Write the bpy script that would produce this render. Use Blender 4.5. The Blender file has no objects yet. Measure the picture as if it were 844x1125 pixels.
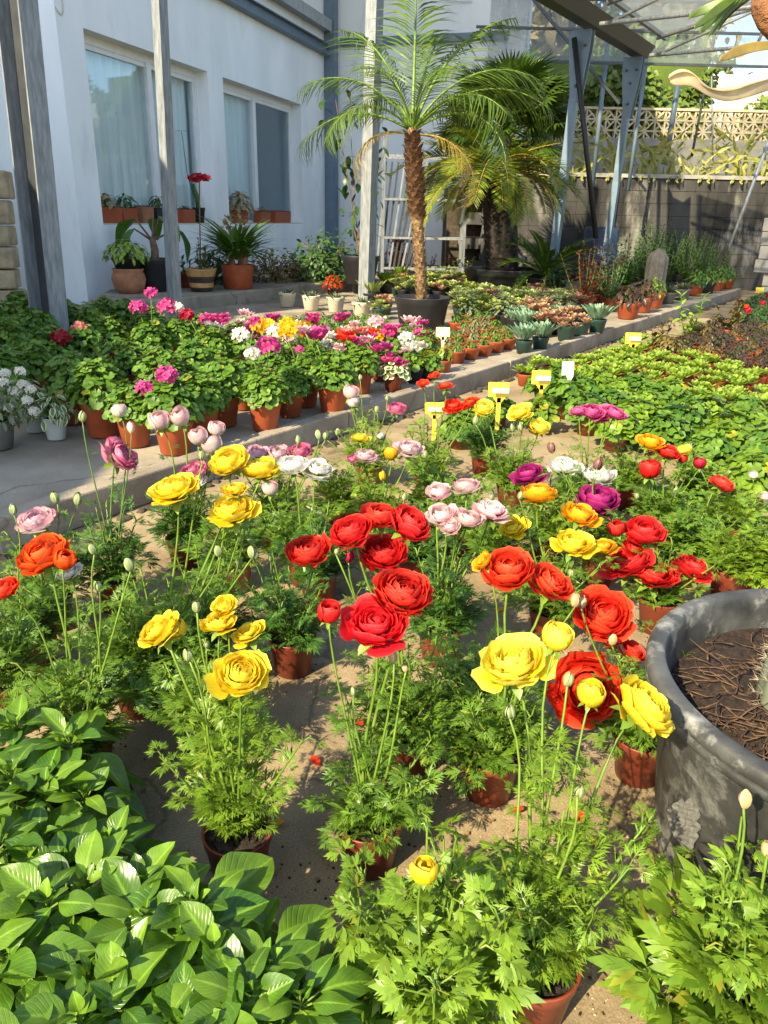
import bpy, math, random
import numpy as np
from mathutils import Vector, Matrix
R_ = math.radians
rng = random.Random(7)
scene = bpy.context.scene
COL = scene.collection
# ------------------------------------------------------------------ camera
H_EYE, PITCH, ROLL, FPX = 1.1, R_(21.0), R_(1.2), 845.0
CX, CY = 422.0, 562.5
_F = Vector((0, math.cos(PITCH), -math.sin(PITCH)))
_R0 = Vector((1, 0, 0)); _U0 = Vector((0, math.sin(PITCH), math.cos(PITCH)))
_R = _R0*math.cos(ROLL) + _U0*math.sin(ROLL)
_U = -_R0*math.sin(ROLL) + _U0*math.cos(ROLL)
EYE = Vector((0, 0, H_EYE))
def ray(px, py):
    return _F + _R*((px-CX)/FPX) - _U*((py-CY)/FPX)
def at(px, py, z=0.0):
    d = ray(px, py); t = (z-H_EYE)/d.z
    return EYE + d*t
def atY(px, py, Y):
    d = ray(px, py); return EYE + d*(Y/d.y)
def px_size(p, n):
    return (p-EYE).dot(_F)*n/FPX
def proj(p):
    d = Vector(p)-EYE; w = d.dot(_F)
    return (CX+FPX*d.dot(_R)/w, CY-FPX*d.dot(_U)/w, w)
cam_d = bpy.data.cameras.new('camera'); cam = bpy.data.objects.new('camera', cam_d); COL.objects.link(cam)
cam_d.sensor_fit = 'VERTICAL'; cam_d.sensor_height = 24.0; cam_d.lens = 24.0*FPX/1125.0
cam_d.clip_start = 0.02; cam_d.clip_end = 1000
cam.matrix_world = Matrix(((_R.x, _U.x, -_F.x, 0), (_R.y, _U.y, -_F.y, 0), (_R.z, _U.z, -_F.z, H_EYE), (0, 0, 0, 1)))
scene.camera = cam
# ------------------------------------------------------------------ light
SUN_AZ, SUN_EL = R_(37), R_(36)           # azimuth measured from straight behind the viewer towards the left
s = Vector((-math.sin(SUN_AZ)*math.cos(SUN_EL), -math.cos(SUN_AZ)*math.cos(SUN_EL), math.sin(SUN_EL)))
sl = bpy.data.lights.new('sun', 'SUN'); so = bpy.data.objects.new('sun', sl); COL.objects.link(so)
sl.energy = 4.9; sl.angle = R_(0.5); sl.color = (1.0, 0.85, 0.58)
so.rotation_euler = s.to_track_quat('Z', 'Y').to_euler(); so.location = s*30
w = bpy.data.worlds.new('World'); scene.world = w; w.use_nodes = True
nt = w.node_tree; bg = nt.nodes['Background']; sky = nt.nodes.new('ShaderNodeTexSky')
sky.sky_type = 'NISHITA'; sky.sun_disc = False; sky.sun_elevation = SUN_EL
sky.sun_rotation = math.atan2(s.x, s.y)
nt.links.new(sky.outputs[0], bg.inputs[0]); bg.inputs[1].default_value = 0.14
scene.view_settings.view_transform = 'Standard'; scene.view_settings.look = 'None'
scene.view_settings.exposure = 1.46; scene.view_settings.gamma = 1.0
cy = scene.cycles
cy.max_bounces = 8; cy.diffuse_bounces = 6; cy.glossy_bounces = 3; cy.transmission_bounces = 6; cy.transparent_max_bounces = 12
cy.use_denoising = True; cy.sample_clamp_indirect = 6.0; cy.caustics_reflective = False; cy.caustics_refractive = False
# ------------------------------------------------------------------ materials
MATS = {}
def _new(name):
    m = bpy.data.materials.new(name); m.use_nodes = True
    t = m.node_tree; b = t.nodes['Principled BSDF']
    return m, t, b, t.nodes['Material Output']
def N(t, kind, **kw):
    n = t.nodes.new(kind)
    for k, v in kw.items():
        if k.startswith('_'): n.inputs[int(k[1:]) if k[1:].isdigit() else k[1:]].default_value = v
        else: setattr(n, k, v)
    return n
def ramp(t, stops):
    r = t.nodes.new('ShaderNodeValToRGB'); e = r.color_ramp.elements
    while len(e) < len(stops): e.new(0.5)
    for el, (p, c) in zip(e, stops):
        el.position = p; el.color = (*c, 1) if len(c) == 3 else c
    return r
def mixc(t, fac, a, b, mode='MIX'):
    m = t.nodes.new('ShaderNodeMix'); m.data_type = 'RGBA'; m.blend_type = mode
    for sock, v in ((m.inputs[0], fac), (m.inputs[6], a), (m.inputs[7], b)):
        if isinstance(v, bpy.types.NodeSocket): t.links.new(v, sock)
        elif isinstance(v, (int, float)): sock.default_value = v
        else: sock.default_value = (*v, 1)
    return m.outputs[2]
def leaf_mat(name, c1, c2, rough=0.45, trans=0.3, rib=0.0, edge=None, veins=0.0, spec=0.4):
    if name in MATS: return MATS[name]
    m, t, b, out = _new(name); L = t.links.new
    g = N(t, 'ShaderNodeNewGeometry'); oi = N(t, 'ShaderNodeObjectInfo')
    mx = N(t, 'ShaderNodeMath', operation='MULTIPLY_ADD'); L(g.outputs['Random Per Island'], mx.inputs[0]); mx.inputs[1].default_value = 0.75
    o2 = N(t, 'ShaderNodeMath', operation='MULTIPLY'); L(oi.outputs['Random'], o2.inputs[0]); o2.inputs[1].default_value = 0.25
    L(o2.outputs[0], mx.inputs[2])
    col = mixc(t, mx.outputs[0], c1, c2)
    yl = N(t, 'ShaderNodeMapRange'); L(g.outputs['Random Per Island'], yl.inputs[0]); yl.inputs[1].default_value = .962; yl.inputs[2].default_value = .985; yl.inputs[4].default_value = .5
    col = mixc(t, yl.outputs[0], col, (min(.5, c2[0]*1.7+.06), c2[1]*1.02, c2[2]))
    at_ = N(t, 'ShaderNodeAttribute', attribute_name='luv'); sp = N(t, 'ShaderNodeSeparateXYZ'); L(at_.outputs['Vector'], sp.inputs[0])
    ab = N(t, 'ShaderNodeMath', operation='ABSOLUTE'); L(sp.outputs[1], ab.inputs[0])
    if rib > 0:
        mr = N(t, 'ShaderNodeMapRange', _1=0.0); L(ab.outputs[0], mr.inputs[0]); mr.inputs[1].default_value = 0.0; mr.inputs[2].default_value = 0.14; mr.inputs[3].default_value = rib; mr.inputs[4].default_value = 0
        col = mixc(t, mr.outputs[0], col, tuple(min(1, x*1.9+0.02) for x in c2))
    if veins > 0:
        vm = N(t, 'ShaderNodeMath', operation='MULTIPLY_ADD'); L(ab.outputs[0], vm.inputs[0]); vm.inputs[1].default_value = -0.42; L(sp.outputs[0], vm.inputs[2])
        sn = N(t, 'ShaderNodeMath', operation='MULTIPLY'); L(vm.outputs[0], sn.inputs[0]); sn.inputs[1].default_value = 52.0
        si = N(t, 'ShaderNodeMath', operation='SINE'); L(sn.outputs[0], si.inputs[0])
        pw = N(t, 'ShaderNodeMapRange'); L(si.outputs[0], pw.inputs[0]); pw.inputs[1].default_value = 0.55; pw.inputs[2].default_value = 1.0
        f = N(t, 'ShaderNodeMath', operation='MULTIPLY'); L(pw.outputs[0], f.inputs[0]); f.inputs[1].default_value = veins*0.5
        col = mixc(t, f.outputs[0], col, tuple(min(1, x*1.5+0.01) for x in c2))
        bp = N(t, 'ShaderNodeBump'); bp.inputs['Strength'].default_value = veins; bp.inputs['Distance'].default_value = 0.002; bp.invert = True
        L(pw.outputs[0], bp.inputs['Height']); L(bp.outputs[0], b.inputs['Normal'])
    if edge:
        mr = N(t, 'ShaderNodeMapRange'); L(ab.outputs[0], mr.inputs[0]); mr.inputs[1].default_value = 0.45; mr.inputs[2].default_value = 0.75
        col = mixc(t, mr.outputs[0], col, edge)
    tc = N(t, 'ShaderNodeTexCoord'); nz = N(t, 'ShaderNodeTexNoise', _Scale=35.0, _Detail=3.0); L(tc.outputs['Object'], nz.inputs['Vector'])
    mr = N(t, 'ShaderNodeMapRange'); L(nz.outputs[0], mr.inputs[0]); mr.inputs[1].default_value = 0.3; mr.inputs[2].default_value = 0.7; mr.inputs[3].default_value = 0.72; mr.inputs[4].default_value = 1.2
    col = mixc(t, 1.0, col, mr.outputs[0], 'MULTIPLY')
    bn = N(t, 'ShaderNodeTexNoise', _Scale=120.0, _Detail=2.0); L(tc.outputs['Object'], bn.inputs['Vector']); bm_ = N(t, 'ShaderNodeMapRange'); L(bn.outputs[0], bm_.inputs[0]); bm_.inputs[1].default_value = .70; bm_.inputs[2].default_value = .76; bm_.inputs[4].default_value = .6
    col = mixc(t, bm_.outputs[0], col, (c1[0]*2.2+.03, c1[1]*.9, c1[2]))
    L(col, b.inputs['Base Color']); b.inputs['Roughness'].default_value = rough; b.inputs['Specular IOR Level'].default_value = spec
    tr = N(t, 'ShaderNodeBsdfTranslucent'); tcol = mixc(t, 1.0, col, (1.3, 1.25, 0.4), 'MULTIPLY'); L(tcol, tr.inputs[0])
    ms = N(t, 'ShaderNodeMixShader'); ms.inputs[0].default_value = trans; L(b.outputs[0], ms.inputs[1]); L(tr.outputs[0], ms.inputs[2]); L(ms.outputs[0], out.inputs[0])
    MATS[name] = m; return m
def petal_mat(name, c, tip=None, base=None, trans=0.35, tip_from=0.6, var=0.25):
    if name in MATS: return MATS[name]
    m, t, b, out = _new(name); L = t.links.new
    g = N(t, 'ShaderNodeNewGeometry')
    col = mixc(t, g.outputs['Random Per Island'], tuple(x*(1-var) for x in c), c)
    at_ = N(t, 'ShaderNodeAttribute', attribute_name='luv'); sp = N(t, 'ShaderNodeSeparateXYZ'); L(at_.outputs['Vector'], sp.inputs[0])
    # fine streaks along each petal
    mp = N(t, 'ShaderNodeMapping'); mp.inputs['Scale'].default_value = (1.2, 9, 1); L(at_.outputs['Vector'], mp.inputs[0])
    ad = N(t, 'ShaderNodeVectorMath', operation='ADD'); L(mp.outputs[0], ad.inputs[0]); cb = N(t, 'ShaderNodeCombineXYZ'); L(g.outputs['Random Per Island'], cb.inputs[0])
    sc = N(t, 'ShaderNodeVectorMath', operation='SCALE'); L(cb.outputs[0], sc.inputs[0]); sc.inputs['Scale'].default_value = 40; L(sc.outputs[0], ad.inputs[1])
    nz = N(t, 'ShaderNodeTexNoise', _Scale=2.0, _Detail=3.0); L(ad.outputs[0], nz.inputs['Vector'])
    if tip:
        tn = N(t, 'ShaderNodeMath', operation='MULTIPLY_ADD'); L(nz.outputs[0], tn.inputs[0]); tn.inputs[1].default_value = 0.5; L(sp.outputs[0], tn.inputs[2])
        mr = N(t, 'ShaderNodeMapRange'); L(tn.outputs[0], mr.inputs[0]); mr.inputs[1].default_value = tip_from+0.2; mr.inputs[2].default_value = tip_from+0.5
        col = mixc(t, mr.outputs[0], col, tip)
    if base:
        mr = N(t, 'ShaderNodeMapRange'); L(sp.outputs[0], mr.inputs[0]); mr.inputs[1].default_value = 0.5; mr.inputs[2].default_value = 0.1
        col = mixc(t, mr.outputs[0], col, base)
    oi = N(t, 'ShaderNodeObjectInfo'); hs = N(t, 'ShaderNodeHueSaturation'); h1 = N(t, 'ShaderNodeMapRange'); L(oi.outputs['Random'], h1.inputs[0]); h1.inputs[3].default_value = .4965; h1.inputs[4].default_value = .5035; L(h1.outputs[0], hs.inputs['Hue'])
    h2 = N(t, 'ShaderNodeMapRange'); L(oi.outputs['Random'], h2.inputs[0]); h2.inputs[3].default_value = 1.06; h2.inputs[4].default_value = .92; L(h2.outputs[0], hs.inputs['Value']); L(col, hs.inputs['Color']); col = hs.outputs[0]
    tw = N(t, 'ShaderNodeMapRange'); L(sp.outputs[0], tw.inputs[0]); tw.inputs[1].default_value = .93; tw.inputs[2].default_value = 1.0; tw.inputs[4].default_value = .22; col = mixc(t, tw.outputs[0], col, (.45, .3, .2))
    mr = N(t, 'ShaderNodeMapRange'); L(nz.outputs[0], mr.inputs[0]); mr.inputs[1].default_value = 0.25; mr.inputs[2].default_value = 0.75; mr.inputs[3].default_value = 0.8; mr.inputs[4].default_value = 1.1
    col = mixc(t, 1.0, col, mr.outputs[0], 'MULTIPLY')
    L(col, b.inputs['Base Color']); b.inputs['Roughness'].default_value = 0.5; b.inputs['Specular IOR Level'].default_value = 0.3
    bp = N(t, 'ShaderNodeBump'); bp.inputs['Strength'].default_value = 0.35; bp.inputs['Distance'].default_value = 0.002; L(nz.outputs[0], bp.inputs['Height']); L(bp.outputs[0], b.inputs['Normal'])
    tr = N(t, 'ShaderNodeBsdfTranslucent'); L(col, tr.inputs[0])
    ms = N(t, 'ShaderNodeMixShader'); ms.inputs[0].default_value = trans+.12; L(b.outputs[0], ms.inputs[1]); L(tr.outputs[0], ms.inputs[2]); L(ms.outputs[0], out.inputs[0])
    MATS[name] = m; return m
def solid(name, c, rough=0.6, metal=0.0, noise=0.2, scale=8.0, c2=None, bump=0.0, bscale=60.0, spec=0.4, streak=None, stain=None, lo=0.35, hi=0.65):
    """mottled surface; streak = (sx,sy,sz) mapping scale, stain = (colour, scale, threshold)"""
    if name in MATS: return MATS[name]
    m, t, b, out = _new(name); L = t.links.new
    tc = N(t, 'ShaderNodeTexCoord'); vec = tc.outputs['Object']
    oi = N(t, 'ShaderNodeObjectInfo'); off = N(t, 'ShaderNodeVectorMath', operation='ADD'); L(vec, off.inputs[0])
    rs = N(t, 'ShaderNodeMath', operation='MULTIPLY'); L(oi.outputs['Random'], rs.inputs[0]); rs.inputs[1].default_value = 31.0; L(rs.outputs[0], off.inputs[1]); vec = off.outputs[0]
    v2 = vec
    if streak:
        mp = N(t, 'ShaderNodeMapping'); mp.inputs['Scale'].default_value = streak; L(vec, mp.inputs[0]); v2 = mp.outputs[0]
    nz = N(t, 'ShaderNodeTexNoise', _Scale=scale, _Detail=6.0, _Roughness=0.62); L(v2, nz.inputs['Vector'])
    mr = N(t, 'ShaderNodeMapRange'); L(nz.outputs[0], mr.inputs[0]); mr.inputs[1].default_value = lo; mr.inputs[2].default_value = hi
    col = mixc(t, mr.outputs[0], tuple(x*(1-noise) for x in c), c2 if c2 else tuple(min(1, x*(1+noise*0.6)) for x in c))
    if stain:
        n3 = N(t, 'ShaderNodeTexNoise', _Scale=stain[1], _Detail=8.0, _Roughness=0.7); L(v2, n3.inputs['Vector'])
        m3 = N(t, 'ShaderNodeMapRange'); L(n3.outputs[0], m3.inputs[0]); m3.inputs[1].default_value = stain[2]; m3.inputs[2].default_value = stain[2]+0.12
        col = mixc(t, m3.outputs[0], col, stain[0])
    L(col, b.inputs['Base Color']); b.inputs['Metallic'].default_value = metal; b.inputs['Specular IOR Level'].default_value = spec
    rr = N(t, 'ShaderNodeMapRange'); L(nz.outputs[0], rr.inputs[0]); rr.inputs[3].default_value = max(0.05, rough-0.1); rr.inputs[4].default_value = min(1, rough+0.12); L(rr.outputs[0], b.inputs['Roughness'])
    if bump > 0:
        n2 = N(t, 'ShaderNodeTexNoise', _Scale=bscale, _Detail=5.0, _Roughness=0.6); L(vec, n2.inputs['Vector'])
        bp = N(t, 'ShaderNodeBump'); bp.inputs['Strength'].default_value = bump; bp.inputs['Distance'].default_value = 0.01; L(n2.outputs[0], bp.inputs['Height']); L(bp.outputs[0], b.inputs['Normal'])
    MATS[name] = m; return m
# ------------------------------------------------------------------ mesh builder
class MB:
    def __init__(self): self.v = []; self.f = []; self.n = 0; self.l = []; self.mi = []
    def add(self, v, f, luv=None, mi=0):
        v = np.asarray(v, float).reshape(-1, 3); n = self.n
        self.v.append(v); self.l.append(np.zeros((len(v), 3)) if luv is None else np.asarray(luv, float))
        self.f.extend([tuple(i+n for i in q) for q in f]); self.mi.extend([mi]*len(f)); self.n += len(v)
    def inst(self, tpl, M, t=(0, 0, 0), sc=1.0, mi=0):
        v, f, l = tpl
        self.add((v*sc) @ np.asarray(M).T + np.asarray(t), f, l, mi)
    def box(self, c, s, rot=None, mi=0, taper=1.0):
        x, y, z = (a/2 for a in s)
        v = np.array([(-x, -y, -z), (x, -y, -z), (x, y, -z), (-x, y, -z), (-x*taper, -y*taper, z), (x*taper, -y*taper, z), (x*taper, y*taper, z), (-x*taper, y*taper, z)])
        if rot is not None: v = v @ np.asarray(rot).T
        self.add(v+np.asarray(c), [(0, 3, 2, 1), (4, 5, 6, 7), (0, 1, 5, 4), (1, 2, 6, 5), (2, 3, 7, 6), (3, 0, 4, 7)], mi=mi)
    def bar(self, p, q, w, h=None, up=(0, 0, 1), mi=0):
        p = Vector(p); q = Vector(q); d = q-p; M = basis(d, up)
        self.box((p+q)/2, (w, d.length, h or w), M, mi)
    def tube(self, pts, rad, n=6, cap=True, mi=0):
        pts = [Vector(p) for p in pts]; k = len(pts)
        if not hasattr(rad, '__len__'): rad = [rad]*k
        vs = []; ls = []
        for i, p in enumerate(pts):
            d = pts[min(i+1, k-1)]-pts[max(i-1, 0)]
            M = basis(d, (0.13, 0.21, 0.97) if abs(d.normalized().z) < 0.9 else (0.9, 0.3, 0.1))
            for j in range(n):
                a = 2*math.pi*j/n; vs.append(p+Vector(M @ np.array((math.cos(a)*rad[i], 0, math.sin(a)*rad[i])))); ls.append((i/(k-1), 0.5, 0))
        fs = [(i*n+j, i*n+(j+1) % n, (i+1)*n+(j+1) % n, (i+1)*n+j) for i in range(k-1) for j in range(n)]
        if cap: fs += [tuple(range(n-1, -1, -1)), tuple((k-1)*n+j for j in range(n))]
        self.add([tuple(v) for v in vs], fs, ls, mi)
    def lathe(self, prof, n=24, c=(0, 0, 0), mi=0, wob=0.0):
        vs = []
        for r, z in prof:
            for j in range(n):
                a = 2*math.pi*j/n; rr = r*(1+wob*math.sin(3*a+z*9))
                vs.append((c[0]+rr*math.cos(a), c[1]+rr*math.sin(a), c[2]+z))
        fs = [(i*n+j, i*n+(j+1) % n, (i+1)*n+(j+1) % n, (i+1)*n+j) for i in range(len(prof)-1) for j in range(n)]
        self.add(vs, fs, mi=mi)
    def mesh(self, name, mats, smooth=True):
        me = bpy.data.meshes.new(name)
        v = np.concatenate(self.v) if self.v else np.zeros((0, 3))
        me.from_pydata(v.tolist(), [], self.f)
        a = me.attributes.new('luv', 'FLOAT_VECTOR', 'POINT'); a.data.foreach_set('vector', np.concatenate(self.l).astype(np.float32).ravel())
        for m in (mats if isinstance(mats, (list, tuple)) else [mats]): me.materials.append(m)
        if any(self.mi): me.polygons.foreach_set('material_index', self.mi)
        if smooth: me.polygons.foreach_set('use_smooth', [True]*len(me.polygons))
        me.update(); return me
    def build(self, name, mats, parent=None, smooth=True, loc=None):
        return link(name, self.mesh(name, mats, smooth), parent, loc)
def basis(d, up=(0, 0, 1)):
    """columns: across, along, normal"""
    y = np.asarray(tuple(d), float); y = y/(np.linalg.norm(y)+1e-12); u = np.asarray(tuple(up), float)
    x = np.cross(y, u); nx = np.linalg.norm(x)
    if nx < 1e-4: x = np.cross(y, (1, 0.2, 0)); nx = np.linalg.norm(x)
    x = x/nx; return np.stack([x, y, np.cross(x, y)], axis=1)
def link(name, me, parent=None, loc=None, rz=None, sc=None):
    o = bpy.data.objects.new(name, me); COL.objects.link(o)
    if parent: o.parent = parent
    if loc is not None: o.location = loc
    if rz is not None: o.rotation_euler.z = rz
    if sc is not None: o.scale = (sc,)*3
    return o
def thing(name, label, cat, loc=(0, 0, 0), rz=0, group=None, kind=None):
    o = bpy.data.objects.new(name, None); COL.objects.link(o); o.location = loc; o.rotation_euler.z = rz; o.empty_display_size = 0.05
    return tag(o, label, cat, group, kind)
def tag(o, label=None, cat=None, group=None, kind=None):
    if label: o['label'] = label
    if cat: o['category'] = cat
    if group: o['group'] = group
    if kind: o['kind'] = kind
    return o
def cosr(a, b): return rng.uniform(a, b)
# ------------------------------------------------------------------ templates
def lance(n=4, w=0.3, bend=0.2, fold=0.15, peak=0.4, across=2, tipw=0.0, wave=0.0):
    """one leaf along +y of unit length; across = quads across (2 gives a folded midrib)"""
    v = []; l = []
    for i in range(n+1):
        u = i/n
        ww = w*0.5*(math.sin(math.pi*min(1, (u**(math.log(0.5)/math.log(peak)))))**0.8 if 0 < u < 1 else 0)
        ww = max(ww, 0.015*w if u == 0 else tipw*w*0.5 if u == 1 else 0)
        for j in range(across+1):
            q = -1+2*j/across
            v.append((q*ww, u, -bend*u*u+fold*abs(q)*ww+wave*math.sin(u*9+q*2)*abs(q)*ww)); l.append((u, q, 0))
    c = across+1
    f = [(i*c+j, i*c+j+1, (i+1)*c+j+1, (i+1)*c+j) for i in range(n) for j in range(across)]
    return np.array(v), f, np.array(l)
def merge(parts):
    V = []; Fs = []; Ls = []; n = 0
    for (v, f, l) in parts:
        V.append(v); Ls.append(l); Fs += [tuple(i+n for i in q) for q in f]; n += len(v)
    return np.concatenate(V), Fs, np.concatenate(Ls)
def xf(tpl, ang=0.0, sc=1.0, t=(0, 0, 0), roll=0.0):
    v, f, l = tpl; c, s_ = math.cos(ang), math.sin(ang)
    M = np.array(((c, s_, 0), (-s_, c, 0), (0, 0, 1)))     # +ang leans to +x
    if roll:
        cr, sr = math.cos(roll), math.sin(roll); v = v @ np.array(((cr, 0, sr), (0, 1, 0), (-sr, 0, cr))).T
    return (v*sc) @ M.T+np.asarray(t), f, l
def ran_leaf(seed, wide=0.34, cut=1.0, bend=0.3):
    """ferny divided buttercup leaf: three leaflets, each of three toothed lobes"""
    r = random.Random(seed); parts = []
    pet = lance(3, 0.03, 0, 0, 0.5, 1, 1.0); parts.append(xf((pet[0]*np.array((1, 0.5, 1)), pet[1], pet[2])))
    def lobe(o, a, L, w):
        parts.append(xf(lance(3, w, 0.12*r.uniform(-1, 1.6), 0.2, 0.55, 1), a, L, o, r.uniform(-.5, .5)))
        d = np.array((math.sin(a), math.cos(a), 0))
        for sgn in (-1, 1):
            for q in ((0.35, 0.6) if cut > 0.5 else (0.45,)):
                parts.append(xf(lance(2, w*0.8, 0.1, 0.2, 0.5, 1), a+sgn*r.uniform(.5, .75), L*(0.62-0.35*q), np.asarray(o)+d*L*q*0.8, r.uniform(-.4, .4)))
    for base_y, a0, L in ((0.48, 0, 0.5), (0.46, 0.95, 0.42), (0.46, -0.95, 0.42)):
        o = np.array((0, base_y, 0)); a = a0+r.uniform(-.15, .15); d = np.array((math.sin(a), math.cos(a), 0))
        parts.append(xf(lance(2, 0.05, 0, 0, 0.5, 1, 1.0), a, 0.25*L/0.5, o))
        o2 = o+d*0.1*L/0.5
        lobe(o2, a, L*0.95, wide*0.8)
        for sgn in (-1, 1): lobe(o2+d*0.03, a+sgn*r.uniform(.55, .75), L*0.68, wide*0.75)
    v, f, l = merge(parts); v = v.copy()
    v[:, 2] -= bend*v[:, 1]**2*0.7+0.35*np.abs(v[:, 0])**1.6*r.uniform(-0.3, 1)
    return v, f, l
def flower_tpl(kind, seed):
    r = random.Random(seed); V = []; Fs = []; Ls = []; n0 = 0
    jit = r.uniform(.7, 1.35); P = dict(full=(78, .10, 1.0, 150, 78, 60, 34, .72), loose=(44, .16, 1.0, 140, 68, 56, 40, .62), cup=(15, .45, .85, 152, 118, 75, 60, 1.05), bud=(7, .42, .6, 176, 160, 62, 52, 1.45), semi=(22, .3, 1.0, 125, 66, 55, 44, .55))[kind]
    Np, r0, r1, pa, pb, ha, hb, fl = P; nu, nv = 5, 5
    for i in range(Np):
        q = i/(Np-1); rho = r0+(r1-r0)*q**0.85; rho *= 1+jit*r.uniform(-.13, .11)
        pm = R_(pa+(pb-pa)*q**1.1+r.uniform(-16, 16)*jit); hw = R_(ha+(hb-ha)*q)*r.uniform(.85, 1.15); az = i*2.39996+r.uniform(-.2, .2)
        p0 = R_(18); edge = R_(r.uniform(6, 26)); az += r.uniform(-.4, .4); ph = r.uniform(0, 6.28); fla = (max(0, q-.55)*0.55 if kind != 'cup' else 0.02)*r.uniform(.4, 1.3)
        amp = r.uniform(.02, .055)*(1.8 if kind == 'loose' else 1.2)*(0.4 if kind in ('cup', 'bud') else 1); fq = r.uniform(3, 7)
        for a in range(nu+1):
            u = a/nu
            for b in range(nv+1):
                v = -1+2*b/nv
                wf = (0.3+0.7*min(1, u*1.35)**0.8)*(1-0.22*max(0, u-.7)/.3)
                phi = p0+(pm-p0-edge*v*v)*u
                rr = rho*(1+amp*math.sin(fq*v+ph)*u*u+fla*u*u+.03*math.cos(3*ph+2*u))
                th = az+v*hw*wf
                V.append((rr*math.sin(phi)*math.cos(th), rr*math.sin(phi)*math.sin(th), -fl*rr*math.cos(phi))); Ls.append((u, v, q))
        Fs += [(n0+a*(nv+1)+b, n0+a*(nv+1)+b+1, n0+(a+1)*(nv+1)+b+1, n0+(a+1)*(nv+1)+b) for a in range(nu) for b in range(nv)]
        n0 += (nu+1)*(nv+1)
    return np.array(V), Fs, np.array(Ls)
def round_leaf(seed, lobes=7, n=21, cup=0.15):
    """scalloped geranium leaf, unit diameter, stalk joint at origin edge"""
    r = random.Random(seed); v = [(0, 0.12, -0.05)]; l = [(0, 0, 0)]
    for ring, rr in ((1, .28), (2, .5)):
        for i in range(n):
            a = -math.pi/2+0.28+(2*math.pi-0.56)*i/(n-1)
            k = rr*(1+(0.07 if ring == 2 else 0.02)*math.cos(a*lobes))
            v.append((k*math.cos(a), 0.12+k*math.sin(a), cup*(rr**2)*1.2+(0.05*math.sin(a*lobes*.5+seed) if ring == 2 else 0))); l.append((0.5*ring, 0.5*ring, 0))
    f = [(0, 1+i, 2+i) for i in range(n-1)]+[(1+i, 1+n+i, 2+n+i, 2+i) for i in range(n-1)]
    v = np.array(v); v[:, 1] += 0.1
    return v, f, np.array(l)
LEAF = {
 'fern': [ran_leaf(i, 0.21, 1.0, 0.2) for i in range(5)],
 'parsley': [ran_leaf(20+i, 0.40, 1.0, 0.3) for i in range(5)],
 'geran': [round_leaf(i) for i in range(4)],
 'pepper': [lance(8, w, b, fo, 0.42, 4, wave=0.12) for w, b, fo in ((.64, .22, .3), (.54, .45, .35), (.70, .05, .45), (.6, .6, .15), (.56, -.1, .5), (.66, .3, -.1))],
 'plain': [lance(4, w, b, .2, .45, 2) for w, b in ((.45, .2), (.5, .35), (.4, .1))],
 'thin': [lance(4, .1, b, .2, .4, 1) for b in (.1, .3, .6)],
 'stick': [lance(4, .22, b, .5, .55, 2, .3) for b in (.0, .1)],
 'spoon': [lance(4, .5, b, .25, .68, 2, .25) for b in (-.15, -.3)],
 'spike': [lance(4, .24, b, .5, .25, 2) for b in (-.1, .05)],
 'ivy': [lance(2, .85, .1, .2, .4, 2), lance(2, .7, .25, .25, .35, 2)],
}
FL = {k: [flower_tpl(k, 10*i+3) for i in range(n)] for k, n in (('full', 6), ('loose', 6), ('cup', 4), ('bud', 3), ('semi', 4))}
def dirv(az, el): return (math.cos(az)*math.cos(el), math.sin(az)*math.cos(el), math.sin(el))
# ------------------------------------------------------------------ shared materials
M = {}
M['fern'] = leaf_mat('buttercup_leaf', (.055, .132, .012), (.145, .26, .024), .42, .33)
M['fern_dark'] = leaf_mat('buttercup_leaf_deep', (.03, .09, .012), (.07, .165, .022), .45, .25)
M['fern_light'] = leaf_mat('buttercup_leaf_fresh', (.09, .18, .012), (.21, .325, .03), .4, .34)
M['pepper'] = leaf_mat('pepper_leaf', (.03, .10, .009), (.165, .29, .024), .28, .3, rib=.5, veins=.26, spec=.45)
M['geran'] = leaf_mat('geranium_leaf', (.045, .125, .012), (.14, .25, .026), .5, .28)
M['plain'] = leaf_mat('plain_leaf', (.04, .11, .015), (.09, .19, .03), .4, .25, rib=.3)
M['fresh'] = leaf_mat('fresh_leaf', (.15, .26, .022), (.30, .41, .06), .42, .3, rib=.2)
M['purple'] = leaf_mat('purple_leaf', (.03, .014, .014), (.075, .045, .028), .4, .15)
M['bronze'] = leaf_mat('bronze_leaf', (.10, .05, .02), (.16, .13, .03), .4, .2)
M['blue'] = leaf_mat('blue_succulent', (.09, .19, .11), (.19, .30, .18), .45, .08)
M['haw'] = leaf_mat('grey_green_succulent', (.07, .11, .05), (.15, .17, .09), .5, .05)
M['lime'] = leaf_mat('lime_succulent', (.20, .28, .05), (.38, .42, .12), .4, .1)
M['aeon'] = leaf_mat('pale_rosette', (.26, .34, .10), (.46, .50, .20), .45, .1)
M['redsuc'] = leaf_mat('rosy_rosette', (.32, .13, .09), (.40, .30, .16), .45, .1)
M['redgrass'] = leaf_mat('dark_red_leaf', (.16, .02, .02), (.26, .06, .03), .4, .2)
M['varieg'] = leaf_mat('variegated_leaf', (.06, .14, .03), (.12, .2, .05), .45, .2, edge=(.62, .62, .38))
M['palm'] = leaf_mat('palm_leaf', (.04, .095, .012), (.12, .18, .022), .4, .2)
M['palm_yel'] = leaf_mat('palm_leaf_old', (.26, .19, .04), (.38, .27, .06), .5, .25)
M['cycad'] = leaf_mat('cycad_leaf', (.07, .115, .010), (.19, .235, .02), .35, .2)
M['fan'] = leaf_mat('fan_leaf', (.022, .06, .008), (.07, .115, .015), .4, .2)
M['ivy'] = leaf_mat('ivy_leaf', (.04, .09, .012), (.16, .22, .03), .45, .25)
M['bush'] = leaf_mat('bush_leaf', (.02, .06, .012), (.05, .11, .02), .4, .2)
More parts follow.
